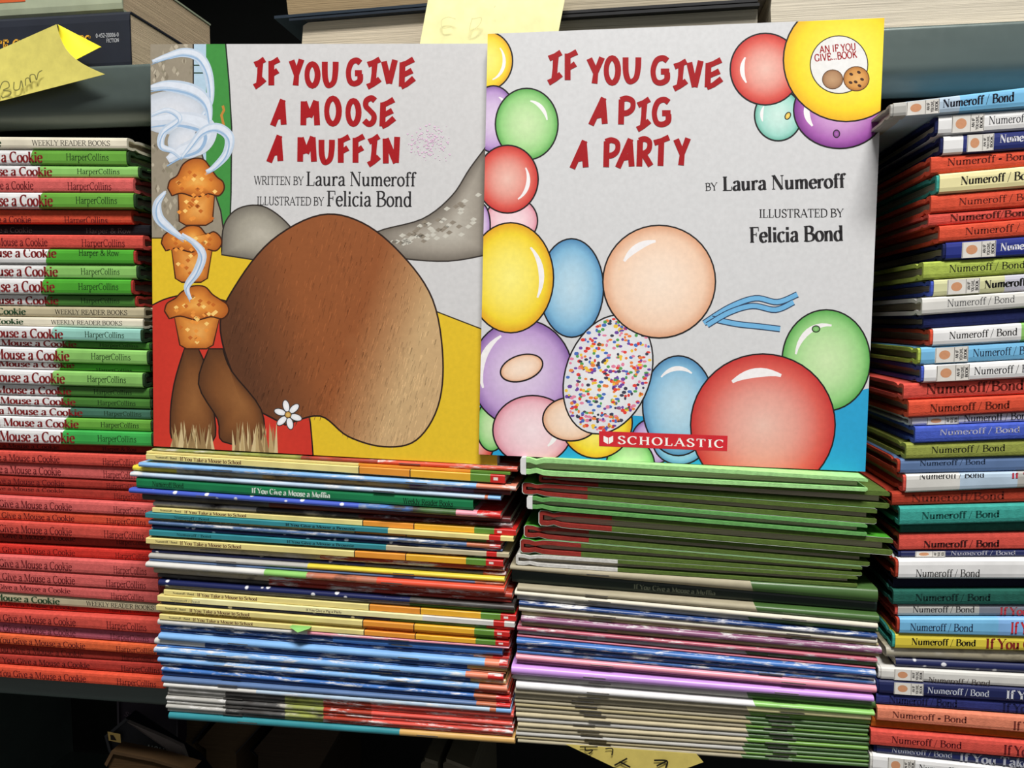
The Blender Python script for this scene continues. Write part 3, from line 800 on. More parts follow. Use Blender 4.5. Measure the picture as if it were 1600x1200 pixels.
B = [
 sd((701, 729.5), 237, 808, [(470, ('olive', P_)), (590, ('redbrown', P_)), (None, ('redor', W_))], 'stapled booklet with olive to orange-red spine right below standing book', .005, (.72,)),
 dict(y=(705.5, 738), x=(229, 797), style='flat', segs=[(560, 'pyellow'), (735, 'amber'), (None, 'segreen')], desc='very thin yellow paperback without lettering', dy=.003),
 sch((709.5, 743), 228, 789, 0, 'yellow paperback with brown title', .001, True, (243, 276, 281, 377)),
 sd((719, 756.5), 239, 798, [(430, ('offwhite', W_)), (None, ('dkgrey', W_))], 'thin white and dark grey booklet', .008),
 sd((724, 759), 216, 806, [(744, ('ltblue', W_)), (None, ('salmon', W_))], 'light blue stapled booklet with orange tail', -.002, (.235, .75)),
 sd((731.5, 767.5), 207, 797, [(276, ('bvyel', G_)), (410, ('khaki', P_)), (640, ('tan', P_)), (740, ('mauve', P_)), (None, ('maroon', G_))], 'booklet with yellow end and brown picture spine', .004, (.77,)),
 sd((740, 777), 203, 782, [(757, ('paleblue', W_)), (762, ('copper', G_)), (None, ('ltblue', G_))], 'pale blue booklet with small brown patch on its spine', -.001, (.70,)),
 dict(y=(747.5, 783.8), x=(213, 739), style='board', segs=[(None, 'spgreen')], desc='dark green hardcover with white title lettering', dy=0,
      texts=[('Numeroff/Bond', 238, 287, .28, .72, (14, 48, 30), dict(thick=.15)), ('If You Give a Moose a Muffin', 393, 516, .24, .74, (214, 226, 214), dict(thick=.22)), ('Weekly Reader Books', 630, 708, .24, .72, (14, 40, 26), dict(thick=.14))]),
 sd((765.5, 803), 201, 782, [(560, ('royal', K_)), (645, ('blue', P_)), (712, ('pgreen', P_)), (745, ('pink', P_)), (None, ('segred', W_))], 'blue white-flecked booklet with green and red picture tail', -.002, (.22, .72)),
 sd((774, 813), 222, 797, [(420, ('dkgrey', P_)), (None, ('maroon', G_))], 'dark grey and maroon booklet', .008),
 sd((784, 819), 239, 800, [(400, ('offwhite', P_)), (560, ('dkgrey', P_)), (None, ('maroon', W_))], 'worn white-ended booklet with maroon tail', .007),
 sch((793, 827.5), 238, 806, 6, 'yellow paperback with brown title', .003, True, (250, 283, 288, 385)),
 dict(y=(802, 838.5), x=(227, 802), style='flat', segs=[(606, 'bteal'), (764, 'pyellow'), (782, 'segred'), (None, 'pyellow')], desc='teal and yellow paperback with dark title', dy=0,
      texts=[('Numeroff / Bond', 272, 327, .26, .74, (16, 60, 62), dict(thick=.15)), ('If You Give a Mouse a Brownie', 446, 555, .24, .78, (20, 34, 40), dict(thick=.2))]),
 sch((810, 846.5), 240, 785, -6, 'yellow paperback with brown title', .005, True, (250, 276, 281, 374)),
 sd((813.5, 852), 232, 782, [(729, ('steel', W_)), (765, ('copper', G_)), (None, ('segred', W_))], 'steel-blue booklet with copper tail', .001, (.75,)),
 sd((821, 860.5), 237, 785, [(640, ('navy', K_)), (None, ('dkblue', W_))], 'navy white-flecked booklet', .003),
 dict(y=(828.5, 864.5), x=(233, 795), style='flat', segs=[(603, 'bteal'), (760, 'khaki'), (776, 'segred'), (None, 'khaki')], desc='teal and khaki paperback with dark title', dy=.001,
      texts=[('Numeroff / Bond', 276, 330, .28, .76, (16, 66, 66), dict(thick=.14)), ('If You Give a Mouse a Brownie', 448, 553, .24, .78, (20, 44, 48), dict(thick=.17))]),
 sd((837.5, 872), 236, 794, [(500, ('dteal', W_)), (700, ('steel', W_)), (None, ('maroon', W_))], 'thin dark teal booklet with maroon tail', .005),
 sch((841, 876.5), 228, 786, -7, 'yellow paperback with brown title', 0, True, (243, 277, 281, 377)),
 sd((850.5, 887), 234, 788, [(320, ('khaki', G_)), (500, ('khaki', P_)), (None, ('redbrown', W_))], 'khaki and red-brown booklet', .004, (.18,)),
 sd((859.5, 895.5), 237, 790, [(570, ('navy', K_)), (755, ('dkgrey', P_)), (None, ('redbrown', W_))], 'navy flecked booklet with brown picture tail', .004),
 sd((866, 903.5), 232, 788, [(480, ('grey', G_)), (None, ('bvyel', G_))], 'light grey and yellow stapled booklet', 0, (.23, .73)),
 sd((873.5, 911.5), 233, 787, [(742, ('steel', G_)), (None, ('copper', W_))], 'steel-blue booklet with copper tail', .001),
 sd((879.5, 918.5), 227, 788, [(412, ('offwhite', G_)), (478, ('lgreen', G_)), (588, ('copper', P_)), (None, ('redor', G_))], 'white booklet turning copper then orange-red', -.003, (.70,)),
 sd((888.5, 930), 240, 800, [(420, ('khaki', P_)), (None, ('redbrown', W_))], 'khaki and red-brown booklet', .004),
 sd((896.5, 938), 247, 799, [(420, ('dkgrey', P_)), (None, ('dkred', W_))], 'dark grey and dark red booklet', .006),
 sd((905.5, 946), 247, 803, [(640, ('navy', K_)), (None, ('dkgrey', P_))], 'navy white-flecked booklet', .001),
 sd((916.5, 955), 258, 804, [(640, ('grey', P_)), (None, ('dkgreen', G_))], 'thin grey booklet with dark green tail', .005),
 sch((920, 960.5), 256, 806, 16, 'yellow paperback with brown title', .002, True, (270, 303, 308, 402)),
 dict(y=(930, 972), x=(246, 804), style='flat', segs=[(300, 'pyellow'), (660, 'cyellow'), (771, 'offwhite'), (788, 'segred'), (None, 'offwhite')], desc='cream paperback with faint brown title at its middle', dy=0,
      texts=[('Numeroff / Bond', 266, 312, .2, .6, (120, 116, 96), dict(thick=.13)), ('If You Give a Pig a Party', 478, 534, .25, .7, (80, 62, 56), dict(thick=.17))]),
 sd((939, 980.5), 252, 803, [(610, ('navy', K_)), (760, ('dkgreen', P_)), (None, ('segred', W_))], 'navy flecked booklet with green and red tail', .002),
 sch((945, 987), 244, 796, 6, 'yellow paperback with brown title', -.001, True, (258, 290, 296, 390)),
 sch((953.5, 996), 249, 794, 6, 'yellow paperback with brown title', .004, True, (264, 296, 300, 392)),
 sch((959, 1003), 249, 795, 8, 'yellow paperback with brown title', -.001, True, (264, 297, 301, 395)),
 sd((967.5, 1010.5), 246, 795, [(480, ('offwhite', W_)), (None, ('pink', W_))], 'white and pink rubbed booklet', -.001, (.2, .7)),
 sd((976.5, 1015), 250, 785, [(520, ('dkblue', W_)), (None, ('blue', G_))], 'dark to bright blue booklet', .001, (.72,)),
 sd((983, 1027), 251, 795, [(740, ('dkblue', W_)), (770, ('copper', W_)), (None, ('segred', W_))], 'dark blue rubbed booklet with copper tail', .003),
 sd((990, 1035.5), 247, 793, [(757, ('ltblue', G_)), (780, ('salmon', G_)), (None, ('segred', W_))], 'bright light-blue booklet with orange tail', -.002, (.24, .73)),
 sd((1000, 1046.5), 241, 792, [(320, ('offwhite', W_)), (730, ('dkblue', W_)), (None, ('tan', W_))], 'dark blue booklet with white torn end', .001),
 sd((1007, 1051.5), 245, 790, [(735, ('blue', W_)), (None, ('copper', W_))], 'mid-blue rubbed booklet with copper tail', .001),
 sd((1012, 1056), 240, 786, [(727, ('ltblue', W_)), (762, ('salmon', G_)), (None, ('segred', W_))], 'light blue worn booklet with orange tail', -.002, (.19, .69)),
 sd((1021, 1066), 245, 790, [(735, ('dkblue', W_)), (None, ('tan', W_))], 'dark blue rubbed booklet with tan tail', .002, (.22, .66)),
 sd((1027, 1074), 246, 792, [(748, ('ltblue', W_)), (None, ('salmon', W_))], 'light blue worn booklet with salmon tail', -.001, (.2, .7)),
 sd((1035, 1083), 251, 796, [(742, ('dkblue', W_)), (None, ('redbrown', W_))], 'dark blue rubbed booklet with red-brown tail', .003),
 sd((1042, 1089.5), 252, 796, [(740, ('blue', W_)), (775, ('copper', G_)), (None, ('segred', W_))], 'mid-blue rubbed booklet with copper-red tail', 0, (.21,)),
 sd((1049, 1095.5), 253, 797, [(742, ('dkblue', G_)), (775, ('copper', G_)), (None, ('segred', G_))], 'plain dark blue booklet with copper-red tail', .002),
 sd((1057, 1101.5), 252, 797, [(744, ('steel', G_)), (775, ('copper', G_)), (None, ('segred', W_))], 'plain steel-blue booklet with copper-red tail', -.001, (.2,)),
 sd((1066, 1107.5), 255, 798, [(400, ('offwhite', W_)), (765, ('paleblue', W_)), (775, ('copper', G_)), (None, ('ltblue', G_))], 'white to pale blue booklet with brown patch', -.001),
]
ym = [(1073.5, 1116.5), (1080, 1123), (1086.5, 1129), (1093, 1135.5), (1100, 1142), (1106, 1147.5)]
for i, y in enumerate(ym):
    lx = (263, 262, 259, 261, 259, 262)[i]
    B.append(sd(y, lx, 802 - (i % 3), [(352, ('grey', W_)), (445, ('dkgrey', P_)), (505, ('olive', P_)), (580, ('redbrown', W_)), (None, ('red', W_))], 'grey booklet turning to red', (.001, .003, .001, .002, 0, .002)[i], (.2,) if i % 2 else None))
B.append(sd((1112, 1153), 263, 804, [(624, ('bteal', G_)), (None, ('tan', G_))], 'teal and tan booklet at the bottom', 0, (.24, .76)))
build_stack('middle left stack', 'thin books in the middle left stack', 240, 795, Y_MID, B, (1123.8, 1164.2), .20, .6,
            {7: 'dark green hardcover', 12: 'teal-yellow one', 16: 'teal-khaki one', 23: 'white-to-copper one', 29: 'cream one', 33: 'bookmarked one', 47: 'white-to-pale-blue one'}, list(range(14, 16)) + list(range(35, 47)))
# a torn corner of green paper sticks out of one booklet
bk = B[33]
s = bk['slot']
m = MB()
a, b_, c = s.X(456), s.X(487), s.X(472)
m.face([s.pos(a, -.003, .98), s.pos(c, -.006, .45), s.pos(b_, -.003, .98)])
m.face([s.pos(a, -.003, .98), s.pos(b_, -.003, .98), s.pos(b_, .02, .99), s.pos(a, .02, .99)])
o = m.build('bookmark', mat((132, 190, 104), 'paper'), bk['root'], s.base())
o['label'] = 'torn green paper bookmark'

# ------------------------------------------------------------------ middle right stack
def pam(y, lx, rx, segs, desc, dy=0, st=None, kind='gloss'):
    return sd(y, lx, rx, segs, desc, dy, st, kind)
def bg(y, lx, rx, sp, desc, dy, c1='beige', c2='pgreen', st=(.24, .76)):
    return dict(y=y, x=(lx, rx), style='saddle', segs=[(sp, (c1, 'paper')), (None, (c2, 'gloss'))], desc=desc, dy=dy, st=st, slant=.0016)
C = [
 dict(y=(713, 748), x=(815, 1356), style='tail', board='mint', edge='mint', desc='mint-green hardcover with white spine end on top', dy=0),
 dict(y=(741.5, 769), x=(842, 1390), style='tail', red=935, desc='green hardcover with dark red turn-in under mint one', dy=.006),
 dict(y=(752, 794), x=(817, 1370), style='tail', red=918, desc='jacketed green hardcover with dark red turn-in', dy=.005, jacket=True),
 dict(y=(773, 820.5), x=(825, 1355), style='tail', board=(104, 166, 92), edge=(104, 166, 92), desc='plain mid-green hardcover with white spine end', dy=.003),
 dict(y=(794, 839.5), x=(843, 1395), style='tail', red=956, desc='jacketed green hardcover with dark red turn-in', dy=.005, jacket=True),
 dict(y=(819.5, 866.5), x=(820, 1359), style='tail', red=920, desc='jacketed green hardcover with dark red turn-in', dy=.008, jacket=True),
 dict(y=(840, 887), x=(814, 1347), style='tail', red=908, desc='jacketed green hardcover with dark red turn-in', dy=.007, jacket=True),
 dict(y=(865, 902.5), x=(806, 1340), style='tail', board='boardgreen', edge='offwhite', red=965, desc='olive-green hardcover with white lower board edge', dy=.006),
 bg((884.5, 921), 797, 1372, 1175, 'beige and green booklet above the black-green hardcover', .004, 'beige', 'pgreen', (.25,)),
 dict(y=(892.5, 943), x=(800, 1370), style='board', segs=[(None, 'blackgreen')], desc='black-green hardcover with dim white title', dy=.010,
      texts=[('If You Give a Moose a Muffin', 990, 1118, .28, .66, (120, 128, 112), dict(thick=.22))]),
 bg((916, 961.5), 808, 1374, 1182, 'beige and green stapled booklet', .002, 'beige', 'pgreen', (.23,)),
 pam((924.5, 975), 804, 1372, [(None, ('lbeige', 'paper'))], 'all light-beige stapled booklet', .001, (.245, .78)),
 bg((931.5, 984), 808, 1372, 1170, 'beige and green stapled booklet', .004, 'grey', 'pgreen', (.2,)),
 pam((940, 992), 811, 1371, [(None, ('dkblue', W_))], 'deep blue rubbed booklet', 0, None),
 pam((947, 999.5), 811, 1371, [(None, ('lbeige', 'paper'))], 'all light-beige stapled booklet', .001, (.25, .79)),
 pam((955.5, 1007), 815, 1373, [(None, ('obeige', 'paper'))], 'olive-beige stapled booklet', .003, (.23, .8)),
 pam((963.5, 1012.5), 814, 1378, [(None, ('mauve', W_))], 'purple booklet with white rubbed edge', -.001, None),
 pam((972.5, 1023), 815, 1374, [(None, ('obeige', 'paper'))], 'olive-beige stapled booklet', .003, (.22,)),
 pam((979.5, 1029.5), 808, 1371, [(None, ('dpink', W_))], 'dusty pink booklet', 0, None),
 bg((986.5, 1037), 810, 1370, 1166, 'beige and green stapled booklet', .003, 'grey', 'pgreen', (.17, .74)),
 pam((991.5, 1043.5), 808, 1368, [(None, (('dpink'), G_))], 'plain dark pink booklet', .002, None),
 pam((998.5, 1049.5), 807, 1369, [(None, ('blue', W_))], 'bright blue booklet with white rubbed edge', -.002, (.2,)),
 pam((1008, 1059.5), 808, 1367, [(None, ('dkblue', W_))], 'deep blue rubbed booklet', 0, None),
 pam((1016, 1064), 808, 1368, [(None, ('blue', W_))], 'mid-blue rubbed booklet', .001, (.72,)),
 pam((1023.5, 1073), 806, 1370, [(None, ('pink', G_))], 'bright pink stapled booklet', -.001, (.25, .78)),
 pam((1032.5, 1084.5), 808, 1367, [(None, ('mauve', G_))], 'plain mauve booklet', .003, None),
 pam((1041.5, 1089.5), 799, 1366, [(None, ('violet', G_))], 'bright violet stapled booklet', -.003, (.24, .77)),
 bg((1056.5, 1099.5), 802, 1369, 1168, 'beige and green booklet under the violet one', .002, 'grey', 'pgreen', (.25,)),
 bg((1067, 1113), 806, 1367, 1180, 'white and pale green booklet', -.002, 'white', 'lgreen', (.24, .78)),
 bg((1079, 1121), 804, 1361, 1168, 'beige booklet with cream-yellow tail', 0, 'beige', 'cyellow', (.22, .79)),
]
yl = [1086, 1093, 1099.5, 1105, 1113.5, 1121.5, 1129.5, 1137, 1144.5, 1150.5, 1155.5]
yr = [1128, 1134.5, 1141, 1147.5, 1154, 1161, 1168, 1175, 1182, 1188.5, 1194.5]
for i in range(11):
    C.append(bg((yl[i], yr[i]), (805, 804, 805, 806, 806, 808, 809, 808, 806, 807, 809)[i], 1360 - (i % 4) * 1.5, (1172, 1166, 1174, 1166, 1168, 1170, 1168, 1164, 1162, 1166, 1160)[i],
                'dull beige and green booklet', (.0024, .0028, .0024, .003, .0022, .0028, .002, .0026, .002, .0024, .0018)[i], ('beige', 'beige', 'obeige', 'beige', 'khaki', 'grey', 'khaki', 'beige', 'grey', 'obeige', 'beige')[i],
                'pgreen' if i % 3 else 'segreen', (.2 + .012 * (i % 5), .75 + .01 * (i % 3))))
build_stack('middle right stack', 'thin books in the middle right stack', 810, 1370, Y_MID, C, (1161.4, 1201.5), .20, .6,
            {0: 'mint one', 3: 'white-spined one', 9: 'black-green one', 16: 'purple one', 26: 'violet one'}, (18, 20, 21, 22, 23))
# white spine ends on the two plain green hardcovers
for k in (0, 3):
    s = C[k]['slot']
    m = MB()
    m.grid([[s.pos(s.X0 - .0006 + u, d, t) for u, t in ((.003, .99), (.0006, .97), (0, .85), (0, .15), (.0006, .03), (.003, .01))] for d in (-.0004, .19)])
    m.face([s.pos(s.X0 - .0006 + u, -.0004, t) for u, t in ((.003, .99), (.0006, .97), (0, .85), (0, .15), (.0006, .03), (.003, .01))])
    o = m.build('spine_cap', mat('white', 'paper'), C[k]['root'], s.base())
    o['label'] = 'white spine edge'

# ------------------------------------------------------------------ far right stack
RW = 1900
NB = 'Numeroff / Bond'
def dd(yl, yr, lx, style, col, desc, dy=0, t=None, tc=(30, 30, 34), tt=(.28, .72), th=.16, badge=None, inner='boardred', s=NB, D=.2, extra=()):
    T = [(s, t[0], t[1], tt[0], tt[1], tc, dict(thick=th))] if t else []
    T += list(extra)
    segs = col if isinstance(col, list) else [(None, col)]
    return dict(y=(yl, yr), x=(lx, RW), style=style, segs=segs, desc=desc, dy=dy, texts=T, badge=badge, inner=inner, D=D)
DR = (92, 26, 18)
def IF(x0, x1, tc, t0=.2, t1=.78, s='If You Give a Mouse a Muffin'):
    return (s, x0, x1, t0, t1, tc, dict(thick=.2))
RD = [
 dd(159.5, 135.6, 1392, 'jacket', [(1416, 'grey'), (1500, 'paleblue'), (None, 'skyblue')], 'grey-blue jacketed hardcover with torn end topping all', -.001, (1473, 1585), (24, 26, 40), (.36, .82), .2, (1416, 1468), 'grey'),
 dd(183.5, 168.8, 1462, 'jacket', 'white', 'white jacketed hardcover over blue cloth boards', .002, (1545, 1650), (60, 60, 64), (.36, .76), .12, (1487, 1538), 'navy'),
 dd(216, 202.5, 1470, 'jacket', [(1505, 'white'), (None, (28, 40, 110))], 'glossy navy jacketed hardcover with torn white end', .003, (1562, 1668), (222, 222, 228), (.42, .84), .2, (1511, 1553), 'navy'),
 dd(247.4, 233.4, 1455, 'cloth', 'redor', 'orange-red cloth hardcover', .005, (1480, 1612), DR, (.4, .82), .14, None, s='Numeroff * Bond'),
 dd(277, 259.2, 1464, 'jacket', 'pcream', 'cream jacketed hardcover over teal cloth', .002, (1501, 1622), (34, 32, 26), (.36, .76), .19, None, 'teal'),
 dd(308.5, 293.2, 1455, 'cloth', 'redor', 'orange-red cloth hardcover', .004, (1498, 1628), DR, (.34, .72), .12),
 dd(337.5, 323.5, 1451, 'cloth', 'red', 'bright red cloth hardcover', .005, (1484, 1612), DR, (.28, .84), .2, s='Numeroff/Bond'),
 dd(358, 341.8, 1468, 'cloth', 'redor', 'orange-red cloth hardcover', .001, (1508, 1640), DR, (.34, .76), .14),
 dd(384.5, 369.6, 1474, 'jacket', (30, 44, 130), 'navy jacketed hardcover with white badge', 0, (1563, 1668), (226, 226, 230), (.34, .74), .19, (1503, 1556), 'navy'),
 dd(411, 400, 1443, 'cloth', 'lime', 'lime-green cloth hardcover', .002, (1483, 1602), (40, 44, 24), (.32, .74), .13),
 dd(440.5, 427.2, 1455, 'jacket', [(1570, (208, 208, 160)), (None, 'lavender')], 'pale jacketed hardcover over blue cloth boards', .002, (1538, 1652), (26, 26, 24), (.3, .74), .24, (1480, 1531), 'royal'),
 dd(467.5, 455, 1441, 'board', 'offwhite', 'pale grey hardcover with thin lettering', .001, (1480, 1586), (84, 84, 86), (.38, .8), .1),
 dd(495.8, 481.2, 1443, 'cloth', 'navy', 'plain navy cloth hardcover', .005),
 dd(517, 504.2, 1454, 'jacket', [(1596, 'white'), (None, 'lgreen')], 'white jacketed hardcover over red cloth boards', 0, (1483, 1590), (34, 32, 30), (.36, .76), .13, None, 'redor'),
 dd(545, 533.6, 1435, 'jacket', 'skyblue', 'light blue jacketed hardcover over lime cloth', .001, (1520, 1625), (40, 60, 84), (.3, .74), .14, (1461, 1513), 'lime'),
 dd(572.5, 562, 1440, 'jacket', 'white', 'white jacketed hardcover over blue boards', 0, (1522, 1630), (40, 40, 42), (.32, .74), .13, (1463, 1515), 'royal'),
 dd(601, 591.3, 1412, 'cloth', 'red', 'bright red cloth hardcover', .004, (1447, 1600), DR, (.3, .92), .17, s='Numeroff/Bond'),
 dd(626.5, 617.2, 1420, 'cloth', 'redor', 'orange-red cloth hardcover', .001, (1453, 1578), (100, 30, 16), (.28, .72), .19),
 dd(654.3, 644.3, 1421, 'jacket', 'lavender', 'pale lavender jacketed hardcover', .005, (1506, 1612), (50, 50, 56), (.24, 1.0), .14, (1448, 1498), 'lavender'),
 dd(668, 660, 1430, 'cloth', 'royal', 'royal blue cloth hardcover with silver lettering', 0, (1468, 1594), (176, 176, 196), (.44, .8), .14),
 dd(694.5, 687, 1416, 'cloth', 'olive', 'olive cloth hardcover', .002, (1455, 1571), (40, 42, 20), (.34, .76), .15),
 dd(718.5, 713, 1403, 'jacket', 'steel', 'steel-blue jacketed hardcover over red boards', .004, (1437, 1540), (30, 46, 70), (.52, .88), .14, None, 'redbrown'),
 dd(741.8, 737, 1412, 'jacket', [(1500, 'offwhite'), (1590, 'paleblue'), (None, 'grey')], 'white and grey-blue jacketed hardcover over red boards', .001, (1436, 1538), (50, 50, 54), (.72, 1.1), .14, None, 'red',
    extra=[IF(1580, 1800, (190, 50, 66), .6, 1.1)]),
 dd(771.5, 763, 1394, 'cloth', 'redbrown', 'red-brown cloth hardcover', .005, (1424, 1570), (96, 30, 20), (.28, .8), .16, s='Numeroff/Bond'),
 dd(792.6, 787.4, 1406, 'cloth', 'teal', 'teal cloth hardcover', 0, (1440, 1562), (18, 76, 70), (.32, .7), .2),
 dd(822, 816.5, 1407, 'cloth', 'dteal', 'thin dark teal cloth hardcover', .008),
 dd(834.6, 831.5, 1405, 'cloth', 'red', 'bright red cloth hardcover', .006, (1443, 1562), (60, 16, 16), (.2, .58), .22),
 dd(861, 859.3, 1404, 'jacket', 'navy', 'thin navy jacketed hardcover with tan badge', .006, (1485, 1587), (160, 160, 172), (.3, .96), .16, (1430, 1477), 'navy'),
 dd(874.5, 873.3, 1400, 'jacket', 'white', 'bright white jacketed hardcover over brown boards', -.001, (1431, 1532), (44, 42, 40), (.14, .5), .12, None, 'redbrown'),
 dd(905.5, 906, 1396, 'cloth', (16, 18, 40), 'near-black navy cloth hardcover', .007),
 dd(922, 921, 1396, 'cloth', 'dteal', 'dark teal cloth hardcover with black lettering', .002, (1430, 1548), (10, 42, 38), (.3, .74), .2),
 dd(946, 946.3, 1399, 'jacket', [(1530, 'grey'), (None, (120, 124, 136))], 'grey jacketed hardcover over red boards', .004, (1426, 1523), (50, 50, 52), (.34, .88), .14, None, 'red', extra=[IF(1562, 1780, (176, 56, 66), .1, .8)]),
 dd(965.8, 966, 1402, 'jacket', [(1560, 'skyblue'), (None, 'ltblue')], 'sky-blue jacketed hardcover with torn end', -.001, (1422, 1521), (36, 58, 88), (.26, .68), .15, None, 'redbrown', extra=[IF(1579, 1800, (196, 50, 60), .18, .8)]),
 dd(991, 996.5, 1395, 'jacket', 'bvyel', 'yellow jacketed hardcover over teal boards', .001, (1424, 1525), (40, 36, 18), (.3, .74), .2, None, 'teal', extra=[IF(1540, 1800, (130, 38, 34), .16, .84)]),
 dd(1014.5, 1018.5, 1385, 'saddle', [(None, ('beige', P_))], 'thin grey-cream booklet', .004),
 dd(1028.5, 1037.5, 1400, 'saddle', [(None, ('navy', K_))], 'navy flecked booklet', .004),
 dd(1044, 1054.5, 1373, 'jacket', 'offwhite', 'dull white jacketed hardcover with badge', .002, (1451, 1548), (84, 76, 72), (.06, .44), .13, (1397, 1443), 'offwhite'),
 dd(1064.5, 1076, 1370, 'jacket', 'navy', 'navy jacketed hardcover with white lettering', .001, (1449, 1546), (196, 200, 210), (.28, .74), .14, (1397, 1443), 'navy', extra=[IF(1572, 1820, (206, 208, 214), .22, .84)]),
 dd(1086, 1099, 1369, 'cloth', (44, 50, 110), 'dull navy cloth hardcover with dark lettering', .003, (1389, 1496), (20, 24, 62), (.24, .84), .18, extra=[IF(1566, 1800, (22, 26, 64), .2, .84)]),
 dd(1106, 1120, 1371, 'cloth', 'salmon', 'salmon-pink cloth hardcover', -.001, (1394, 1511), (104, 44, 36), (.34, .76), .16, s='Numeroff * Bond', extra=[IF(1583, 1800, (110, 46, 38), .2, .7)]),
 dd(1129.5, 1146.5, 1361, 'cloth', 'dkorange', 'dark orange cloth hardcover', .005),
 dd(1143.5, 1160, 1361, 'cloth', 'red', 'bright red cloth hardcover', 0, (1393, 1503), (96, 22, 26), (.3, .72), .16, extra=[IF(1568, 1800, (100, 24, 28), .2, .76)]),
 dd(1169, 1186.5, 1366, 'jacket', 'navy', 'navy jacketed hardcover with dim lettering, near the bottom', .003, (1393, 1488), (160, 164, 176), (.3, .9), .15, None, 'navy', extra=[('If You Take a Mouse to School', 1499, 1790, .1, .95, (170, 172, 182), dict(thick=.2))]),
 dd(1182.5, 1204, 1360, 'jacket', 'white', 'white jacketed hardcover at the very bottom', 0, (1436, 1530), (60, 60, 60), (.3, .7), .14, (1387, 1430), 'offwhite'),
]
build_stack('far right stack', 'books in the far right stack', 1400, 1600, Y_RIGHT, RD, (1209, 1226), .19, .5,
            {2: 'glossy navy one', 4: 'cream one', 9: 'lime-green one', 12: 'plain navy one', 19: 'royal blue one', 24: 'teal one', 28: 'bright white one', 33: 'yellow one', 39: 'salmon-pink one'}, (15, 29, 30, 31))

# ------------------------------------------------------------------ the two standing picture books
class Cover:
    """a standing cover: a gently bent sheet given by its four corners (photo pixels) and their distance"""
    def __init__(s, quad, Ys, outline):
        s.q, s.Ys, s.outline = quad, Ys, outline          # TL, TR, BR, BL
        A_, B_, C_ = U(*quad[0], Ys[0]), U(*quad[2], Ys[2]), U(*quad[3], Ys[3])
        s.nrm = (B_ - A_).cross(C_ - A_).normalized()
        cam0 = Vector((0, 0, CAMZ))
        s.k = s.nrm.dot(A_ - cam0)
        s.base = U((quad[2][0] + quad[3][0]) / 2, (quad[2][1] + quad[3][1]) / 2, (Ys[2] + Ys[3]) / 2)
    def uv(s, px, py):
        (x0, y0), (x1, y1), (x2, y2), (x3, y3) = s.q
        u = v = .5
        for _ in range(6):
            xl, xr = x0 + (x3 - x0) * v, x1 + (x2 - x1) * v
            u = (px - xl) / (xr - xl)
            yt, yb = y0 + (y1 - y0) * u, y3 + (y2 - y3) * u
            v = (py - yt) / (yb - yt)
        return u, v
    def Y(s, px, py):
        d = ray(px, py)
        return s.k / s.nrm.dot(d) * d.y
    def P(s, px, py, layer=0, back=0.0):
        Y = s.Y(px, py) - layer * 1.2e-6 - .000015 * (layer > 0)
        p = U(px, py, Y)
        return (p.x, p.y + back, p.z)

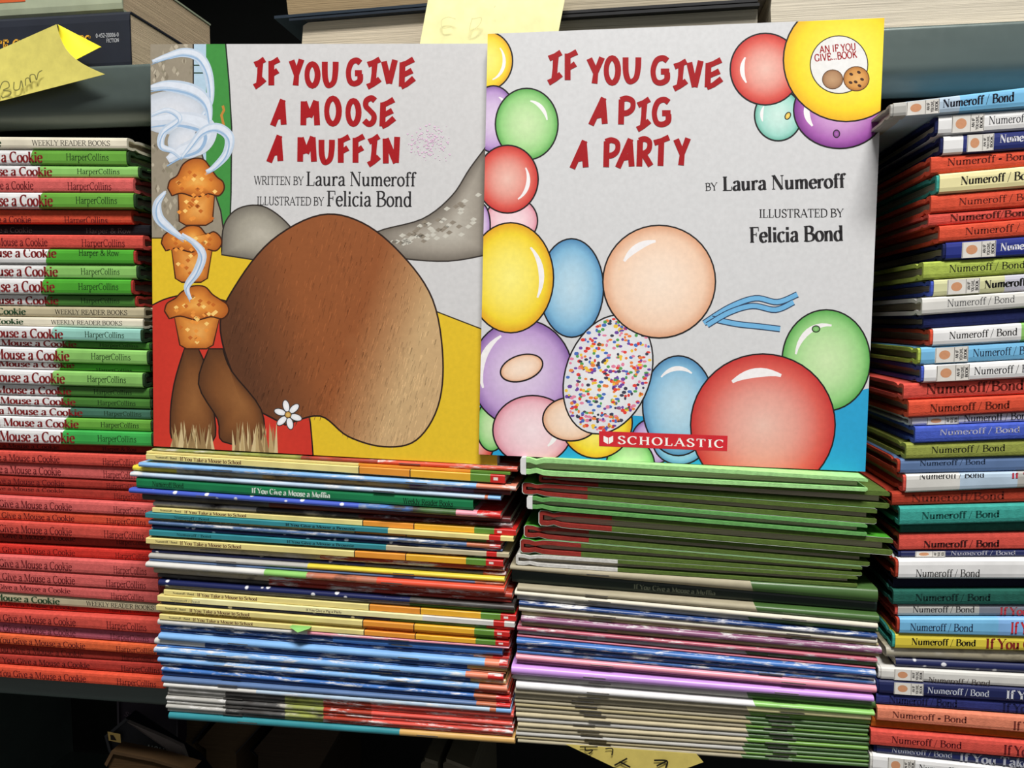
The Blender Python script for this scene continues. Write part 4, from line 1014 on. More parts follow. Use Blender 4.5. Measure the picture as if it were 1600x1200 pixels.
class Art:
    def __init__(s, cover):
        s.c, s.m, s.layer = cover, MB(), 1
    def poly(s, pts, cols):
        """pts in pixels with one linear colour each, cut at the edge of the cover"""
        q = [tuple(p) + tuple(c) for p, c in zip(pts, cols)]
        out = s.c.outline
        n = len(out)
        for i in range(n):
            (ax, ay), (bx, by) = out[i], out[(i + 1) % n]
            res = []
            side = [(bx - ax) * (p[1] - ay) - (by - ay) * (p[0] - ax) for p in q]
            for j in range(len(q)):
                a, b, sa, sb = q[j], q[(j + 1) % len(q)], side[j], side[(j + 1) % len(q)]
                if sa >= 0:
                    res.append(a)
                if (sa >= 0) != (sb >= 0):
                    t = sa / (sa - sb)
                    res.append(tuple(a[k] + (b[k] - a[k]) * t for k in range(5)))
            q = res
            if len(q) < 3:
                return
        s.m.face([s.c.P(p[0], p[1], s.layer) for p in q], 0, [p[2:] for p in q])
    def blob(s, pts, centre, rings, outline=(24, 20, 20), ow=2.2):
        """filled outline; rings = [(0..1, rgb)] from the centre out"""
        cx, cy = centre
        n = len(pts)
        s.layer += 1
        R = [(r, lin(c)) for r, c in rings]
        for k in range(len(R) - 1):
            (r0, c0), (r1, c1) = R[k], R[k + 1]
            for i in range(n):
                a, b = pts[i], pts[(i + 1) % n]
                f = lambda p, r: (cx + (p[0] - cx) * r, cy + (p[1] - cy) * r)
                if r0 == 0:
                    s.poly([f(a, r1), f(b, r1), (cx, cy)], [c1, c1, c0])
                else:
                    s.poly([f(a, r0), f(a, r1), f(b, r1), f(b, r0)], [c0, c1, c1, c0])
        if outline:
            s.stroke(pts + [pts[0]], ow, outline)
    def flat(s, pts, col, grad=None):
        """convex filled outline; grad = (axis, end value colour) runs the printed tint along one axis"""
        s.layer += 1
        s.poly(pts, [lin(col)] * len(pts))
    def stroke(s, pts, w, col, taper=False):
        s.layer += 1
        L = lin(col)
        for q in stroke_quads(pts, lambda a, t: w * ((.25 + .75 * math.sin(math.pi * min(.97, max(.03, t)))) if taper else 1)):
            s.poly(q, [L] * 4)
    def oval(s, cx, cy, rx, ry, rings, rot=0, outline=(24, 20, 20), ow=2.4, off=(0, 0), n=44):
        c, sn = math.cos(rot), math.sin(rot)
        pts = []
        for i in range(n):
            a = 2 * math.pi * i / n
            x, y = rx * math.cos(a), ry * math.sin(a)
            pts.append((cx + x * c - y * sn, cy + x * sn + y * c))
        s.blob(pts, (cx + off[0] * rx, cy + off[1] * ry), rings, outline, ow)
    def balloon(s, cx, cy, rx, ry, light, mid, rim, hl=None, rot=0):
        s.oval(cx, cy, rx, ry, [(0, light), (.45, tuple((a * 2 + b) / 3 for a, b in zip(light, mid))), (.8, mid), (1, rim)], rot)
        if hl:
            a0, a1, rr = hl
            pts = [(cx + rx * rr * math.cos(math.radians(a0 + (a1 - a0) * i / 10)), cy - ry * rr * math.sin(math.radians(a0 + (a1 - a0) * i / 10))) for i in range(11)]
            s.stroke(pts, max(5, rx * .13), (244, 240, 240), True)
    def build(s, name, parent):
        return s.m.build(name, art_mat(), parent, s.c.base)

def cover_lettering(cover, parent, name, items, col, layer):
    """items: (text, x0, y0, x1, y1, cap height px, options) along a baseline"""
    m = MB()
    for s, x0, y0, x1, y1, h, k in items:
        quads, W = text_quads(s, k.get('thick', .16), k.get('thin', .045), k.get('serif', True), k.get('track', 0))
        W -= k.get('track', 0)
        L = math.hypot(x1 - x0, y1 - y0)
        ex, ey = (x1 - x0) / L, (y1 - y0) / L
        for q in quads:
            m.face([cover.P(x0 + ex * L * a / W + ey * h * b, y0 + ey * L * a / W - ex * h * b, layer) for a, b in q])
    return m.build(name, mat(col, 'ink'), parent, cover.base)

def cover_title(cover, parent, letters, col, layer):
    m = MB()
    for k, (ch, x0, x1, y0, y1) in enumerate(letters):
        w, h = x1 - x0, y1 - y0
        for si, (kind, pts) in enumerate(HAND[ch]):
            if kind == 'S':
                pts = spline(pts, 5)
            pp = [(x0 + w * (.10 + .80 * a), y1 - h * (.06 + .88 * b)) for a, b in pts]
            th = 8.6
            for i, q in enumerate(stroke_quads(pp, lambda a, t: th * (.92 + .16 * abs(math.cos(3.1 * t))))):
                m.face([cover.P(x, y, layer + 3 * si) for x, y in q])
    return m.build('title_lettering', mat(col, 'ink'), parent, cover.base)

def standing_body(cover, root, thick, board, hard, nx=16, ny=16, outline_fn=None):
    q = cover.q
    def px(u, v):
        x = (q[0][0] * (1 - u) + q[1][0] * u) * (1 - v) + (q[3][0] * (1 - u) + q[2][0] * u) * v
        y = (q[0][1] * (1 - u) + q[1][1] * u) * (1 - v) + (q[3][1] * (1 - u) + q[2][1] * u) * v
        return x, y
    def slab(name, b0, b1, inset, m_):
        m = MB()
        us = [inset + (1 - 2 * inset) * i / nx for i in range(nx + 1)]
        vv = [inset + (1 - 2 * inset) * j / ny for j in range(ny + 1)]
        F = [[cover.P(*px(u, v), 0, b0) for u in us] for v in vv]
        Bk = [[cover.P(*px(u, v), 0, b1) for u in us] for v in vv]
        m.grid(F); m.grid([r[::-1] for r in Bk])
        m.grid([F[0][::-1], Bk[0][::-1]]); m.grid([F[-1], Bk[-1]])
        m.grid([[r[0] for r in F], [r[0] for r in Bk]]); m.grid([[r[-1] for r in Bk], [r[-1] for r in F]])
        return m.build(name, m_, root, cover.base)
    t = .0024 if hard else .0003
    slab('front_cover', .00002, t, 0, board)
    slab('page_block', t + .00004, thick - t - .00004, .014 if hard else .004, mat('wpages', 'pages'))
    slab('back_cover', thick - t, thick, 0, board)

# -- the hardcover with the brown mound
MQ = [(235, 69), (763, 68), (777, 727), (240, 697)]
mo = Cover(MQ, [.4375, 0, .4142, .4142], MQ)
moose = thing('picture_book', 'picture book', 'standing hardcover with red title over a large brown shape, stacked muffins at left', mo.base)
standing_body(mo, moose, .0095, mat((214, 212, 210), 'paper'), True)
a = Art(mo)
WHT = (206, 205, 205)
a.flat([(235, 69), (763, 68), (777, 727), (240, 697)], WHT)
a.flat([(320, 60), (352, 60), (358, 130), (362, 200), (361, 300), (358, 390), (322, 390)], (66, 142, 66))
a.flat([(300, 60), (322, 60), (322, 390), (300, 390)], (176, 202, 220))
for yy in (102, 114, 192):
    a.stroke([(303, yy), (326, yy)], 2, (30, 60, 34))
a.stroke([(352, 62), (358, 130), (362, 200), (361, 300), (358, 392)], 2.2, (30, 40, 30))
a.stroke([(348, 165), (350, 172), (346, 180), (350, 198)], 4, (190, 132, 60))
# the pale trunk behind the steam
a.flat([(230, 60), (302, 60), (302, 190), (318, 250), (345, 330), (352, 380), (230, 380)], (150, 140, 122))
L0 = a.layer
for i in range(150):
    x, y = random.uniform(238, 300), random.uniform(70, 370)
    c = random.choice([(172, 162, 142), (132, 122, 104), (186, 176, 156), (140, 132, 112)])
    a.layer = L0 + 1 + (i % 3)
    dx, dy = random.uniform(3, 8), random.uniform(6, 16)
    a.poly([(x - dx * .5, y), (x, y - dy * .5), (x + dx * .5, y), (x, y + dy * .5)], [lin(c)] * 4)
a.layer = L0 + 4
a.stroke([(302, 60), (302, 190), (318, 250), (345, 330), (352, 380)], 2.2, (50, 44, 40))
# yellow field and red mound
a.flat([(232, 372), (420, 372), (640, 470), (780, 525), (785, 740), (232, 740)], (226, 190, 44))
a.stroke([(640, 470), (690, 490), (760, 517)], 2, (60, 50, 30))
a.stroke([(232, 372), (300, 372)], 2, (70, 60, 30))
pts = spline([(232, 480), (262, 466), (300, 462), (380, 480), (440, 540), (478, 620), (490, 720)], 5) + [(490, 745), (232, 745)]
a.blob(pts, (330, 640), [(0, (212, 62, 46)), (1, (200, 54, 42))])
# grey stone banks either side (plain stand-ins)
pts = spline([(346, 398), (350, 352), (372, 326), (410, 322), (446, 346), (470, 380), (472, 402), (410, 408)], 5)
a.blob(pts, (408, 366), [(0, (186, 180, 166)), (.6, (160, 154, 140)), (1, (112, 106, 96))], (52, 46, 42))
pts = spline([(770, 216), (735, 262), (706, 306), (660, 342), (590, 362), (584, 384), (620, 402), (700, 408), (770, 396)], 5)
a.blob(pts, (706, 366), [(0, (188, 182, 170)), (.55, (162, 154, 142)), (1, (110, 102, 92))], (52, 46, 42))
a.layer += 1
for i in range(60):
    t_ = random.random()
    x, y = 600 + 150 * t_, 385 - 90 * t_ * random.uniform(.2, 1.0)
    a.poly([(x - 5, y), (x, y - 4), (x + 6, y - 1), (x, y + 3)], [lin(random.choice([(200, 196, 184), (140, 130, 116)]))] * 4)
# plain brown mound
pts = spline([(400, 640), (362, 580), (344, 505), (368, 446), (424, 376), (500, 336), (566, 348), (628, 398), (676, 468), (692, 560), (684, 636), (650, 688), (600, 698), (544, 682), (500, 650), (446, 664)], 6)
cx, cy = 560, 540
a.layer += 1
n = len(pts)
def brown(x, y):      # printed colouring: russet, paling to tan at the right
    t = max(0, min(1, (x - 545) / 105 + (y - 540) / 300))
    e = max(0, min(1, (470 - x) / 110 + (y - 470) / 400))
    b_ = [(146, 84, 46), (200, 166, 120), (92, 56, 36)]
    c = [b_[0][k] * (1 - t) + b_[1][k] * t for k in range(3)]
    return lin(tuple(c[k] * (1 - e) + b_[2][k] * e for k in range(3)))
for k in range(8):
    r0, r1 = k / 8, (k + 1) / 8
    for i in range(n):
        p, q = pts[i], pts[(i + 1) % n]
        f = lambda p, r: (cx + (p[0] - cx) * r, cy + (p[1] - cy) * r)
        quad = [f(p, r0), f(p, r1), f(q, r1), f(q, r0)]
        if k == 0:
            quad = quad[1:]
        a.poly(quad, [brown(*z) for z in quad])
L1 = a.layer
for i in range(1300):   # crayon strokes
    th_, r = random.uniform(0, 6.283), random.random() ** .5 * .97
    i0 = int(th_ / 6.283 * n) % n
    x, y = cx + (pts[i0][0] - cx) * r, cy + (pts[i0][1] - cy) * r
    l = random.uniform(6, 13)
    c = brown(x, y); k_ = random.choice([.72, .8, 1.2, 1.3])
    a.layer = L1 + 1 + i % 3
    a.poly([(x, y), (x + 1.5, y), (x - l * .25 + .7, y + l), (x - l * .25, y + l)], [tuple(v * k_ for v in c)] * 4)
a.layer = L1 + 4
a.stroke(pts + [pts[0]], 2.6, (44, 28, 22))
# brown stand under the muffins, with dry grass at its foot
for sx, ex in ((300, 304), (338, 378)):
    pts = spline([(sx - 12, 545), (sx - 28, 600), (ex - 38, 655), (ex - 30, 690), (ex + 28, 690), (ex + 30, 640), (sx + 24, 580), (sx + 10, 545)], 4)
    a.blob(pts, (ex, 630), [(0, (150, 98, 54)), (.6, (126, 78, 42)), (1, (88, 54, 32))], (40, 26, 20))
L2 = a.layer
for bx in (300, 398):
    for i in range(26):
        x = bx - 32 + i * 2.6
        tip = x + random.uniform(-8, 8)
        a.layer = L2 + 1 + i % 3
        c = lin(random.choice([(186, 160, 112), (150, 122, 82), (208, 186, 140)]))
        a.poly([(x - 3.4, 705 + (x - 300) * .06), (tip, random.uniform(656, 672)), (x + 3.4, 705 + (x - 300) * .06)], [c] * 3)
a.layer = L2 + 5
# three muffins
for cx_, ytop, ymid, ybot, wt, wb, hw in ((306, 247, 302, 352, 28, 26, 44), (299, 352, 388, 441, 32, 25, 47), (307, 446, 494, 545, 36, 26, 50)):
    cup = [(cx_ - wt, ymid - 6), (cx_ + wt + 2, ymid - 6), (cx_ + wb, ybot - 6), (cx_ + wb * .6, ybot), (cx_ - wb * .6, ybot), (cx_ - wb, ybot - 6)]
    a.blob(cup, (cx_ + 4, (ymid + ybot) / 2), [(0, (236, 172, 90)), (.6, (218, 138, 58)), (1, (176, 96, 38))], (70, 36, 18))
    top = spline([(cx_ - hw, ymid - 8), (cx_ - hw * .92, ymid - 20), (cx_ - hw * .66, ymid - 28), (cx_ - hw * .46, ytop + 10), (cx_ - hw * .12, ytop + 1), (cx_ + hw * .26, ytop + 2), (cx_ + hw * .5, ytop + 14), (cx_ + hw * .74, ymid - 26), (cx_ + hw * .96, ymid - 18), (cx_ + hw, ymid - 6), (cx_ + hw * .8, ymid + 4), (cx_ + hw * .45, ymid + 1), (cx_, ymid + 6), (cx_ - hw * .5, ymid), (cx_ - hw * .85, ymid + 4)], 4)
    a.blob(top, (cx_ + 2, ymid - 18), [(0, (240, 178, 88)), (.45, (224, 140, 56)), (1, (170, 88, 34))], (70, 36, 18))
    L0 = a.layer
    for i in range(46):
        x, y = cx_ + random.uniform(-.7, .7) * hw, random.uniform(ytop + 14, ybot - 10)
        if y > ymid and abs(x - cx_) > wb: continue
        if y < ymid and abs(x - cx_) > hw * .4 and y < ymid - 22: continue
        a.layer = L0 + 1 + i % 2
        a.poly([(x - 4, y), (x, y - 3), (x + 4, y), (x, y + 4)], [lin(random.choice([(250, 206, 120), (196, 106, 40), (236, 150, 64)]))] * 4)
    a.layer = L0 + 3
# steam
def steam(pts, w, c=(190, 206, 224)):
    p = spline(pts, 7)
    a.stroke(p, w, c, True)
    a.stroke([(x + 1, y - w * .1) for x, y in p], w * .45, (218, 225, 236), True)
    a.stroke([(x - 1, y + w * .28) for x, y in p], w * .16, (150, 180, 212), True)
a.oval(268, 176, 56, 34, [(0, (222, 224, 230)), (.7, (208, 214, 224)), (1, (186, 194, 204))], 0, None)
a.oval(292, 222, 30, 26, [(0, (222, 224, 230)), (.7, (210, 216, 226)), (1, (186, 196, 208))], 0, None)
steam([(238, 96), (262, 88), (288, 82), (312, 90), (326, 118), (328, 160), (312, 186)], 16)
steam([(232, 190), (270, 186), (306, 192), (322, 204), (312, 226), (282, 238), (262, 250)], 34, (206, 214, 226))
steam([(232, 138), (262, 134), (300, 142), (322, 160), (328, 190)], 22)
steam([(282, 246), (270, 236), (252, 228), (256, 206), (280, 186), (262, 172), (236, 180)], 12)
steam([(284, 246), (300, 226), (318, 205), (340, 200), (358, 214), (354, 240), (334, 262), (322, 268)], 16)
steam([(258, 300), (246, 318), (248, 340), (266, 358), (288, 374)], 16)
steam([(284, 366), (304, 380), (316, 398), (308, 424), (292, 448), (298, 468)], 14)
# daisy
for k in range(6):
    an = k * math.pi / 3 + .3
    a.oval(450 + 13 * math.cos(an), 648 + 14 * math.sin(an), 9.5, 5.2, [(0, (250, 250, 250)), (1, (226, 226, 232))], an, (60, 60, 60), 1.2, n=18)
a.oval(450, 648, 5, 5, [(0, (226, 190, 110)), (1, (190, 140, 60))], 0, (60, 40, 30), 1.2, n=16)
a.build('cover_picture', moose)
TL_ = a.layer + 6
# rubbed pink stain
mst = MB()
for i in range(150):
    r = random.gauss(0, 1); r2 = random.gauss(0, 1)
    x, y = 672 + 15 * r, 224 + 12 * r2
    w = random.uniform(.5, 2.2)
    mst.face([mo.P(x - w, y, TL_), mo.P(x, y + w * .8, TL_), mo.P(x + w, y, TL_), mo.P(x, y - w * .8, TL_)])
mst.build('pink_stain', mat((222, 190, 214), 'ink'), moose, mo.base)
TITLE = (158, 14, 22)
cover_title(mo, moose, [
 ('I', 395, 416, 89, 140), ('F', 419, 438, 89, 136), ('Y', 451, 476, 89, 137), ('O', 475, 501, 96, 138), ('U', 502, 530, 93, 138), ('G', 539, 569, 90, 135), ('I', 571, 597, 89, 140), ('V', 595, 622, 90, 135), ('E', 621, 650, 89, 140),
 ('A', 422, 448, 152, 200), ('M', 468, 501, 154, 199), ('O', 505, 535, 149, 198), ('O', 539, 565, 153, 198), ('S', 564, 592, 149, 198), ('E', 591, 619, 152, 202),
 ('A', 416, 443, 208, 257), ('M', 463, 496, 210, 256), ('U', 497, 524, 215, 258), ('F', 527, 548, 210, 257), ('F', 550, 571, 209, 257), ('I', 573, 595, 209, 262), ('N', 596, 626, 210, 260)], TITLE, TL_)
NM = (36, 34, 36)
cover_lettering(mo, moose, 'author_lettering', [
 ('WRITTEN BY', 397, 288, 474, 289, 13, dict(thick=.11)), ('Laura Numeroff', 478, 290, 649, 291, 22, dict(thick=.13)),
 ('ILLUSTRATED BY', 401, 320, 506, 321, 13, dict(thick=.11)), ('Felicia Bond', 510, 322, 644, 323, 24, dict(thick=.13))], NM, TL_)

# -- the paperback with the balloons
PQ = [(762, 53), (1382, 36), (1352, 737), (748, 710)]
PO = [(762, 53), (900, 54.5), (1010, 55), (1120, 53), (1240, 46), (1382, 28), (1352, 737), (748, 710)]
PQ2 = [(762, 53), (1382, 28), (1352, 737), (748, 710)]
pg = Cover(PQ2, [.4305, 0, .4225, .4105], [(762, 53), (1382, 28), (1352, 737), (748, 710)])
pig = thing('picture_book', 'picture book', 'standing paperback with red title and many coloured balloons', pg.base)
standing_body(pg, pig, .003, mat((226, 225, 226), 'paper'), False)
a = Art(pg)
a.flat(PQ2, (210, 210, 211))
a.flat([(740, 600), (860, 640), (1000, 650), (1120, 660), (1240, 650), (1290, 622), (1370, 604), (1365, 745), (740, 745)], (38, 160, 208))
Yw = ((252, 240, 130), (244, 214, 52), (226, 160, 32))
Gn = ((206, 232, 178), (150, 208, 130), (84, 164, 74))
Rd = ((236, 190, 176), (220, 96, 84), (196, 46, 44))
Pu = ((224, 206, 230), (190, 156, 208), (128, 88, 160))
Bl = ((190, 218, 232), (130, 184, 216), (74, 132, 178))
Tl = ((206, 234, 224), (158, 214, 200), (96, 172, 152))
Pk = ((246, 222, 226), (238, 186, 196), (214, 132, 148))
a.balloon(760, 95, 41, 46, *Yw, hl=(40, -70, .68))
a.balloon(771, 186, 36, 52, *Pu, hl=(70, 20, .7))
a.balloon(823, 194, 49, 56, *Gn, hl=(80, 10, .66))
a.balloon(799, 345, 41, 38, *Pk)
a.balloon(752, 352, 14, 34, *Pu)
a.balloon(793, 280, 48, 53, *Rd, hl=(30, -60, .68))
a.balloon(893, 450, 50, 77, *Bl)
a.balloon(742, 688, 30, 45, *Rd)
a.balloon(768, 665, 24, 40, *Gn)
a.balloon(815, 583, 80, 84, *Pu, hl=(200, 120, .8))
a.balloon(798, 434, 67, 86, *Yw, hl=(50, -30, .72))
a.balloon(1020, 690, 34, 36, *Pu)
a.balloon(1062, 690, 42, 36, *Bl)
a.balloon(985, 728, 38, 42, *Gn)
a.balloon(832, 672, 62, 54, *Pk, hl=(20, -50, .6))
a.balloon(932, 660, 56, 56, *Yw)
a.balloon(1060, 634, 56, 78, *Bl, hl=(130, 60, .75))
a.balloon(1291, 563, 69, 79, *Gn, hl=(170, 80, .7))
a.balloon(1192, 664, 113, 111, *Rd, hl=(125, 70, .74))
a.oval(1275, 514, 6, 5, [(0, (150, 208, 130)), (1, (96, 160, 80))], 0, n=14, ow=1.6)
# top right cluster
a.balloon(1216, 180, 37, 40, *Tl, hl=(200, 150, .7))
a.balloon(1312, 172, 72, 60, *((220, 178, 220), (170, 96, 176), (118, 44, 130)), hl=(215, 160, .72))
a.balloon(1196, 108, 55, 56, *Rd, hl=(215, 150, .66))
a.oval(1307, 209, 5, 6, [(0, (180, 110, 186)), (1, (120, 50, 130))], 0, n=14, ow=1.6)
a.balloon(1322, 94, 98, 96, *((252, 236, 90), (248, 216, 40), (236, 176, 30)))
a.oval(1231, 181, 4, 6, [(0, (250, 230, 120)), (1, (220, 170, 60))], .5, n=12, ow=1.6)
# plain peach balloon, peach ovals and a confetti balloon stand where the figure is
PE = ((248, 226, 206), (242, 206, 178), (220, 160, 122))
for q in ([(1100, 505), (1140, 480), (1180, 466), (1215, 472), (1246, 460)], [(1112, 498), (1150, 506), (1186, 510), (1219, 514)], [(1105, 508), (1140, 488), (1176, 478), (1212, 484), (1240, 472)]):
    a.stroke(spline(q, 6), 10, (40, 60, 90))
    a.stroke(spline(q, 6), 7, (112, 178, 222))
a.balloon(892, 655, 44, 34, *PE)
a.balloon(815, 575, 34, 20, *PE, rot=-.3)
a.oval(950, 585, 66, 96, [(0, (240, 240, 240)), (1, (222, 222, 226))], .35)
a.layer += 1
L0 = a.layer
cols = [(226, 66, 56), (72, 110, 190), (110, 70, 160), (84, 160, 84), (240, 196, 60), (236, 130, 60), (60, 60, 80), (226, 130, 160)]
for i in range(420):
    th_, r = random.uniform(0, 6.283), random.random() ** .5 * .95
    x0, y0 = 66 * r * math.cos(th_), 96 * r * math.sin(th_)
    x, y = 950 + x0 * math.cos(.35) - y0 * math.sin(.35), 585 + x0 * math.sin(.35) + y0 * math.cos(.35)
    w, h, t0 = random.uniform(2, 4.2), random.uniform(1.8, 3.2), random.uniform(0, 3)
    a.layer = L0 + i % 5
    c = lin(random.choice(cols))
    a.poly([(x + w * math.cos(t0 + j * 1.0472), y + h * math.sin(t0 + j * 1.0472)) for j in range(6)], [c] * 6)
a.layer = L0 + 6
a.balloon(1030, 440, 88, 88, *PE, hl=(150, 95, .72))
# round badge: white disc with a plain biscuit
L0 = a.layer + 4
a.layer = L0
a.oval(1311, 101, 45, 45, [(0, (236, 234, 232)), (1, (232, 230, 226))], 0, (60, 50, 40), 1.6)
a.oval(1338, 123, 20, 19, [(0, (226, 172, 100)), (.7, (208, 146, 74)), (1, (170, 108, 50))], 0, (90, 56, 30), 1.4, n=26)
for x, y in ((1330, 116), (1342, 113), (1347, 124), (1337, 128), (1329, 129), (1343, 134)):
    a.oval(x, y, 3.2, 2.2, [(0, (70, 40, 26)), (1, (70, 40, 26))], .4, None, n=10)
a.oval(1301, 124, 16, 15, [(0, (196, 156, 116)), (.7, (176, 134, 96)), (1, (146, 104, 70))], 0, (90, 62, 40), 1.2, n=24)
a.build('cover_picture', pig)
TP_ = a.layer + 6
cover_title(pg, pig, [
 ('I', 854, 880, 78, 134), ('F', 881, 904, 77, 128), ('Y', 915, 947, 86, 134), ('O', 942, 971, 86, 134), ('U', 971, 1004, 86, 132), ('G', 1014, 1050, 86, 134), ('I', 1050, 1076, 92, 143), ('V', 1072, 1100, 91, 141), ('E', 1098, 1131, 90, 141),
 ('A', 918, 951, 149, 199), ('P', 963, 995, 149, 198), ('I', 993, 1018, 151, 207), ('G', 1016, 1052, 151, 199),
 ('A', 889, 921, 216, 267), ('P', 940, 971, 214, 265), ('A', 960, 993, 213, 266), ('R', 993, 1021, 212, 264), ('T', 1018, 1049, 211, 263), ('Y', 1051, 1081, 212, 262)], TITLE, TP_ + 6)
cover_lettering(pg, pig, 'author_lettering', [
 ('BY', 1102, 298, 1121, 297, 12, dict(thick=.12)), ('Laura Numeroff', 1129, 298, 1320, 293, 22, dict(thick=.19)),
 ('ILLUSTRATED BY', 1186, 340, 1318, 339, 13, dict(thick=.12)), ('Felicia Bond', 1171, 379, 1318, 376, 24, dict(thick=.19))], NM, TP_ + 6)
cover_lettering(pg, pig, 'badge_lettering', [
 ('AN IF YOU', 1281, 83, 1338, 78, 11, dict(thick=.16, thin=.13, serif=False)), ('GIVE...BOOK', 1273, 96, 1340, 90, 11, dict(thick=.16, thin=.13, serif=False))], TITLE, TP_ + 6)
m = MB()
m.face([pg.P(936, 673.5, TP_), pg.P(1137, 681, TP_), pg.P(1136, 705, TP_), pg.P(936, 697, TP_)])
lg = m.build('publisher_logo', mat((206, 34, 46), 'paper'), pig, pg.base)
m = MB()
for q in ([(943, 681), (950, 684), (950, 694), (943, 690)], [(951, 684), (958, 681), (958, 690), (951, 694)]):
    m.face([pg.P(x, y, TP_ + 6) for x, y in q])
quads, W = text_quads('SCHOLASTIC', .16, .06, True, .14)
W -= .14
for q in quads:
    m.face([pg.P(965 + 166 * x / W, 693.5 + 6.3 * x / W - 12.5 * y, TP_ + 6) for x, y in q])
m.build('logo_lettering', mat((240, 236, 234), 'ink'), lg, pg.base)

# ------------------------------------------------------------------ books on the upper shelf
def slab(name, pts_front, D, m_, parent, origin, d0=0.0):
    """a solid whose front outline is given in 3-D, pushed back by D"""
    m = MB()
    n = len(pts_front)
    F = [(x, y + d0, z) for x, y, z in pts_front]
    Bk = [(x, y + D, z) for x, y, z in F]
    m.face(F); m.face(Bk[::-1])
    for i in range(n):
        j = (i + 1) % n
        m.face([F[i], Bk[i], Bk[j], F[j]])
    return m.build(name, m_, parent, origin)

YU = .462
zu = Z_UPPER + .0002
def flat_book(label, x0, x1, y0, y1, zb0, zt0, zb1, zt1, cover, pages, spine_front=True, D=.11, th=.0012, round_left=False, pcol=None, pinset=0.0):
    """book lying on the shelf. zb/zt at the left and right ends."""
    o = (x0 * .5 + x1 * .5, y0, min(zb0, zb1))
    r = thing('paperback_book' if spine_front else 'hardcover_book', 'book', label, o, 'books on the upper shelf')
    def z(x, t):
        f = (x - x0) / (x1 - x0)
        a, b = zb0 + (zb1 - zb0) * f, zt0 + (zt1 - zt0) * f
        return a + (b - a) * t
    H = (zt0 - zb0 + zt1 - zb1) / 2
    k = th / H
    if spine_front:
        prof = [(D, 0), (.002, 0), (.0006, .05), (0, .16), (0, .84), (.0006, .95), (.002, 1), (D, 1)]
        inn = [(max(d, th), t if .1 < t < .9 else (k if t < .5 else 1 - k)) for d, t in prof]
        m = MB()
        loop = prof + inn[::-1] + prof[:1]
        xs = (x0, x1)
        m.grid([[(x, y0 + d, z(x, t)) for d, t in loop] for x in xs])
        for x in xs:
            for j in range(len(prof) - 1):
                m.face([(x, y0 + prof[j][0], z(x, prof[j][1])), (x, y0 + prof[j + 1][0], z(x, prof[j + 1][1])), (x, y0 + inn[j + 1][0], z(x, inn[j + 1][1])), (x, y0 + inn[j][0], z(x, inn[j][1]))])
        m.build('cover', cover, r, o)
    else:
        for nm, t0, t1 in (('back_cover', 0, k), ('front_cover', 1 - k, 1)):
            slab(nm, [(x0, y0, z(x0, t0)), (x1, y0, z(x1, t0)), (x1, y0, z(x1, t1)), (x0, y0, z(x0, t1))], D, cover, r, o)
    pi = .0015 if spine_front else .004 + pinset
    a, b = x0 + (.0004 if spine_front else .006 + pinset), x1 - .0004
    fr = [(a + .004, pi, k + .01), (b, pi, k + .01), (b, pi, .99 - k), (a + .004, pi, .99 - k), (a + .001, pi, .93 - k), (a, pi, .5), (a + .001, pi, .07 + k)]
    slab('page_block', [(x, y0 + d, z(x, t)) for x, d, t in fr], D - pi - .001, mat(pages, 'pages'), r, o)
    return r, z

XL = lambda px, py, Y=YU: U(px, py, Y).x
# dark novel with yellow capitals
xa_, xb_ = XL(-140, 55), XL(203, 55)
ztop = U(203, 16, YU).z
r, z1 = flat_book('dark blue paperback lying under the pale green one, with yellow capitals', xa_, xb_, YU, 0, zu, ztop, zu, ztop, mat((38, 42, 52), 'jacket'), (226, 204, 170), True, .108)
def spine_text(root, z, y, x0px, x1px, t0, t1, s, col, thick, thin, serif=True, name='spine_lettering', pyx=55):
    quads, W = text_quads(s, thick, thin, serif, .03)
    X0, X1 = XL(x0px, pyx), XL(x1px, pyx)
    m = MB()
    for q in quads:
        m.face([(X0 + (X1 - X0) * a / W, y - .0002, z(X0 + (X1 - X0) * a / W, t0 + (t1 - t0) * b)) for a, b in q])
    return m.build(name, mat(col, 'ink'), root, root.location)
spine_text(r, z1, YU, -40, 142, .44, .62, 'JOYCE CAROL OATES', (228, 170, 60), .16, .15, False)
o_ = spine_text(r, z1, YU, 150, 186, .58, .645, '0-452-28006-0', (190, 192, 196), .13, .12, False, 'code_lettering')
spine_text(r, z1, YU, 166, 186, .49, .555, 'FICTION', (190, 192, 196), .13, .12, False, 'genre_lettering')
r, z2 = flat_book('pale green paperback on top of the dark blue novel', XL(-140, 5), XL(189, 5), YU + .001, 0, ztop + .0004, ztop + .030, ztop + .0004, ztop + .030, mat((168, 176, 150), 'jacket'), (214, 190, 156), True, .106)
m = MB()
X0, X1 = XL(-100, 0), XL(38, 0)
m.face([(X0, YU + .0008, z2(X0, .30)), (X1, YU + .0008, z2(X1, .30)), (X1, YU + .0008, z2(X1, .80)), (X0, YU + .0008, z2(X0, .80))])
m.build('spine_stripe', mat((206, 96, 52), 'ink'), r, r.location)

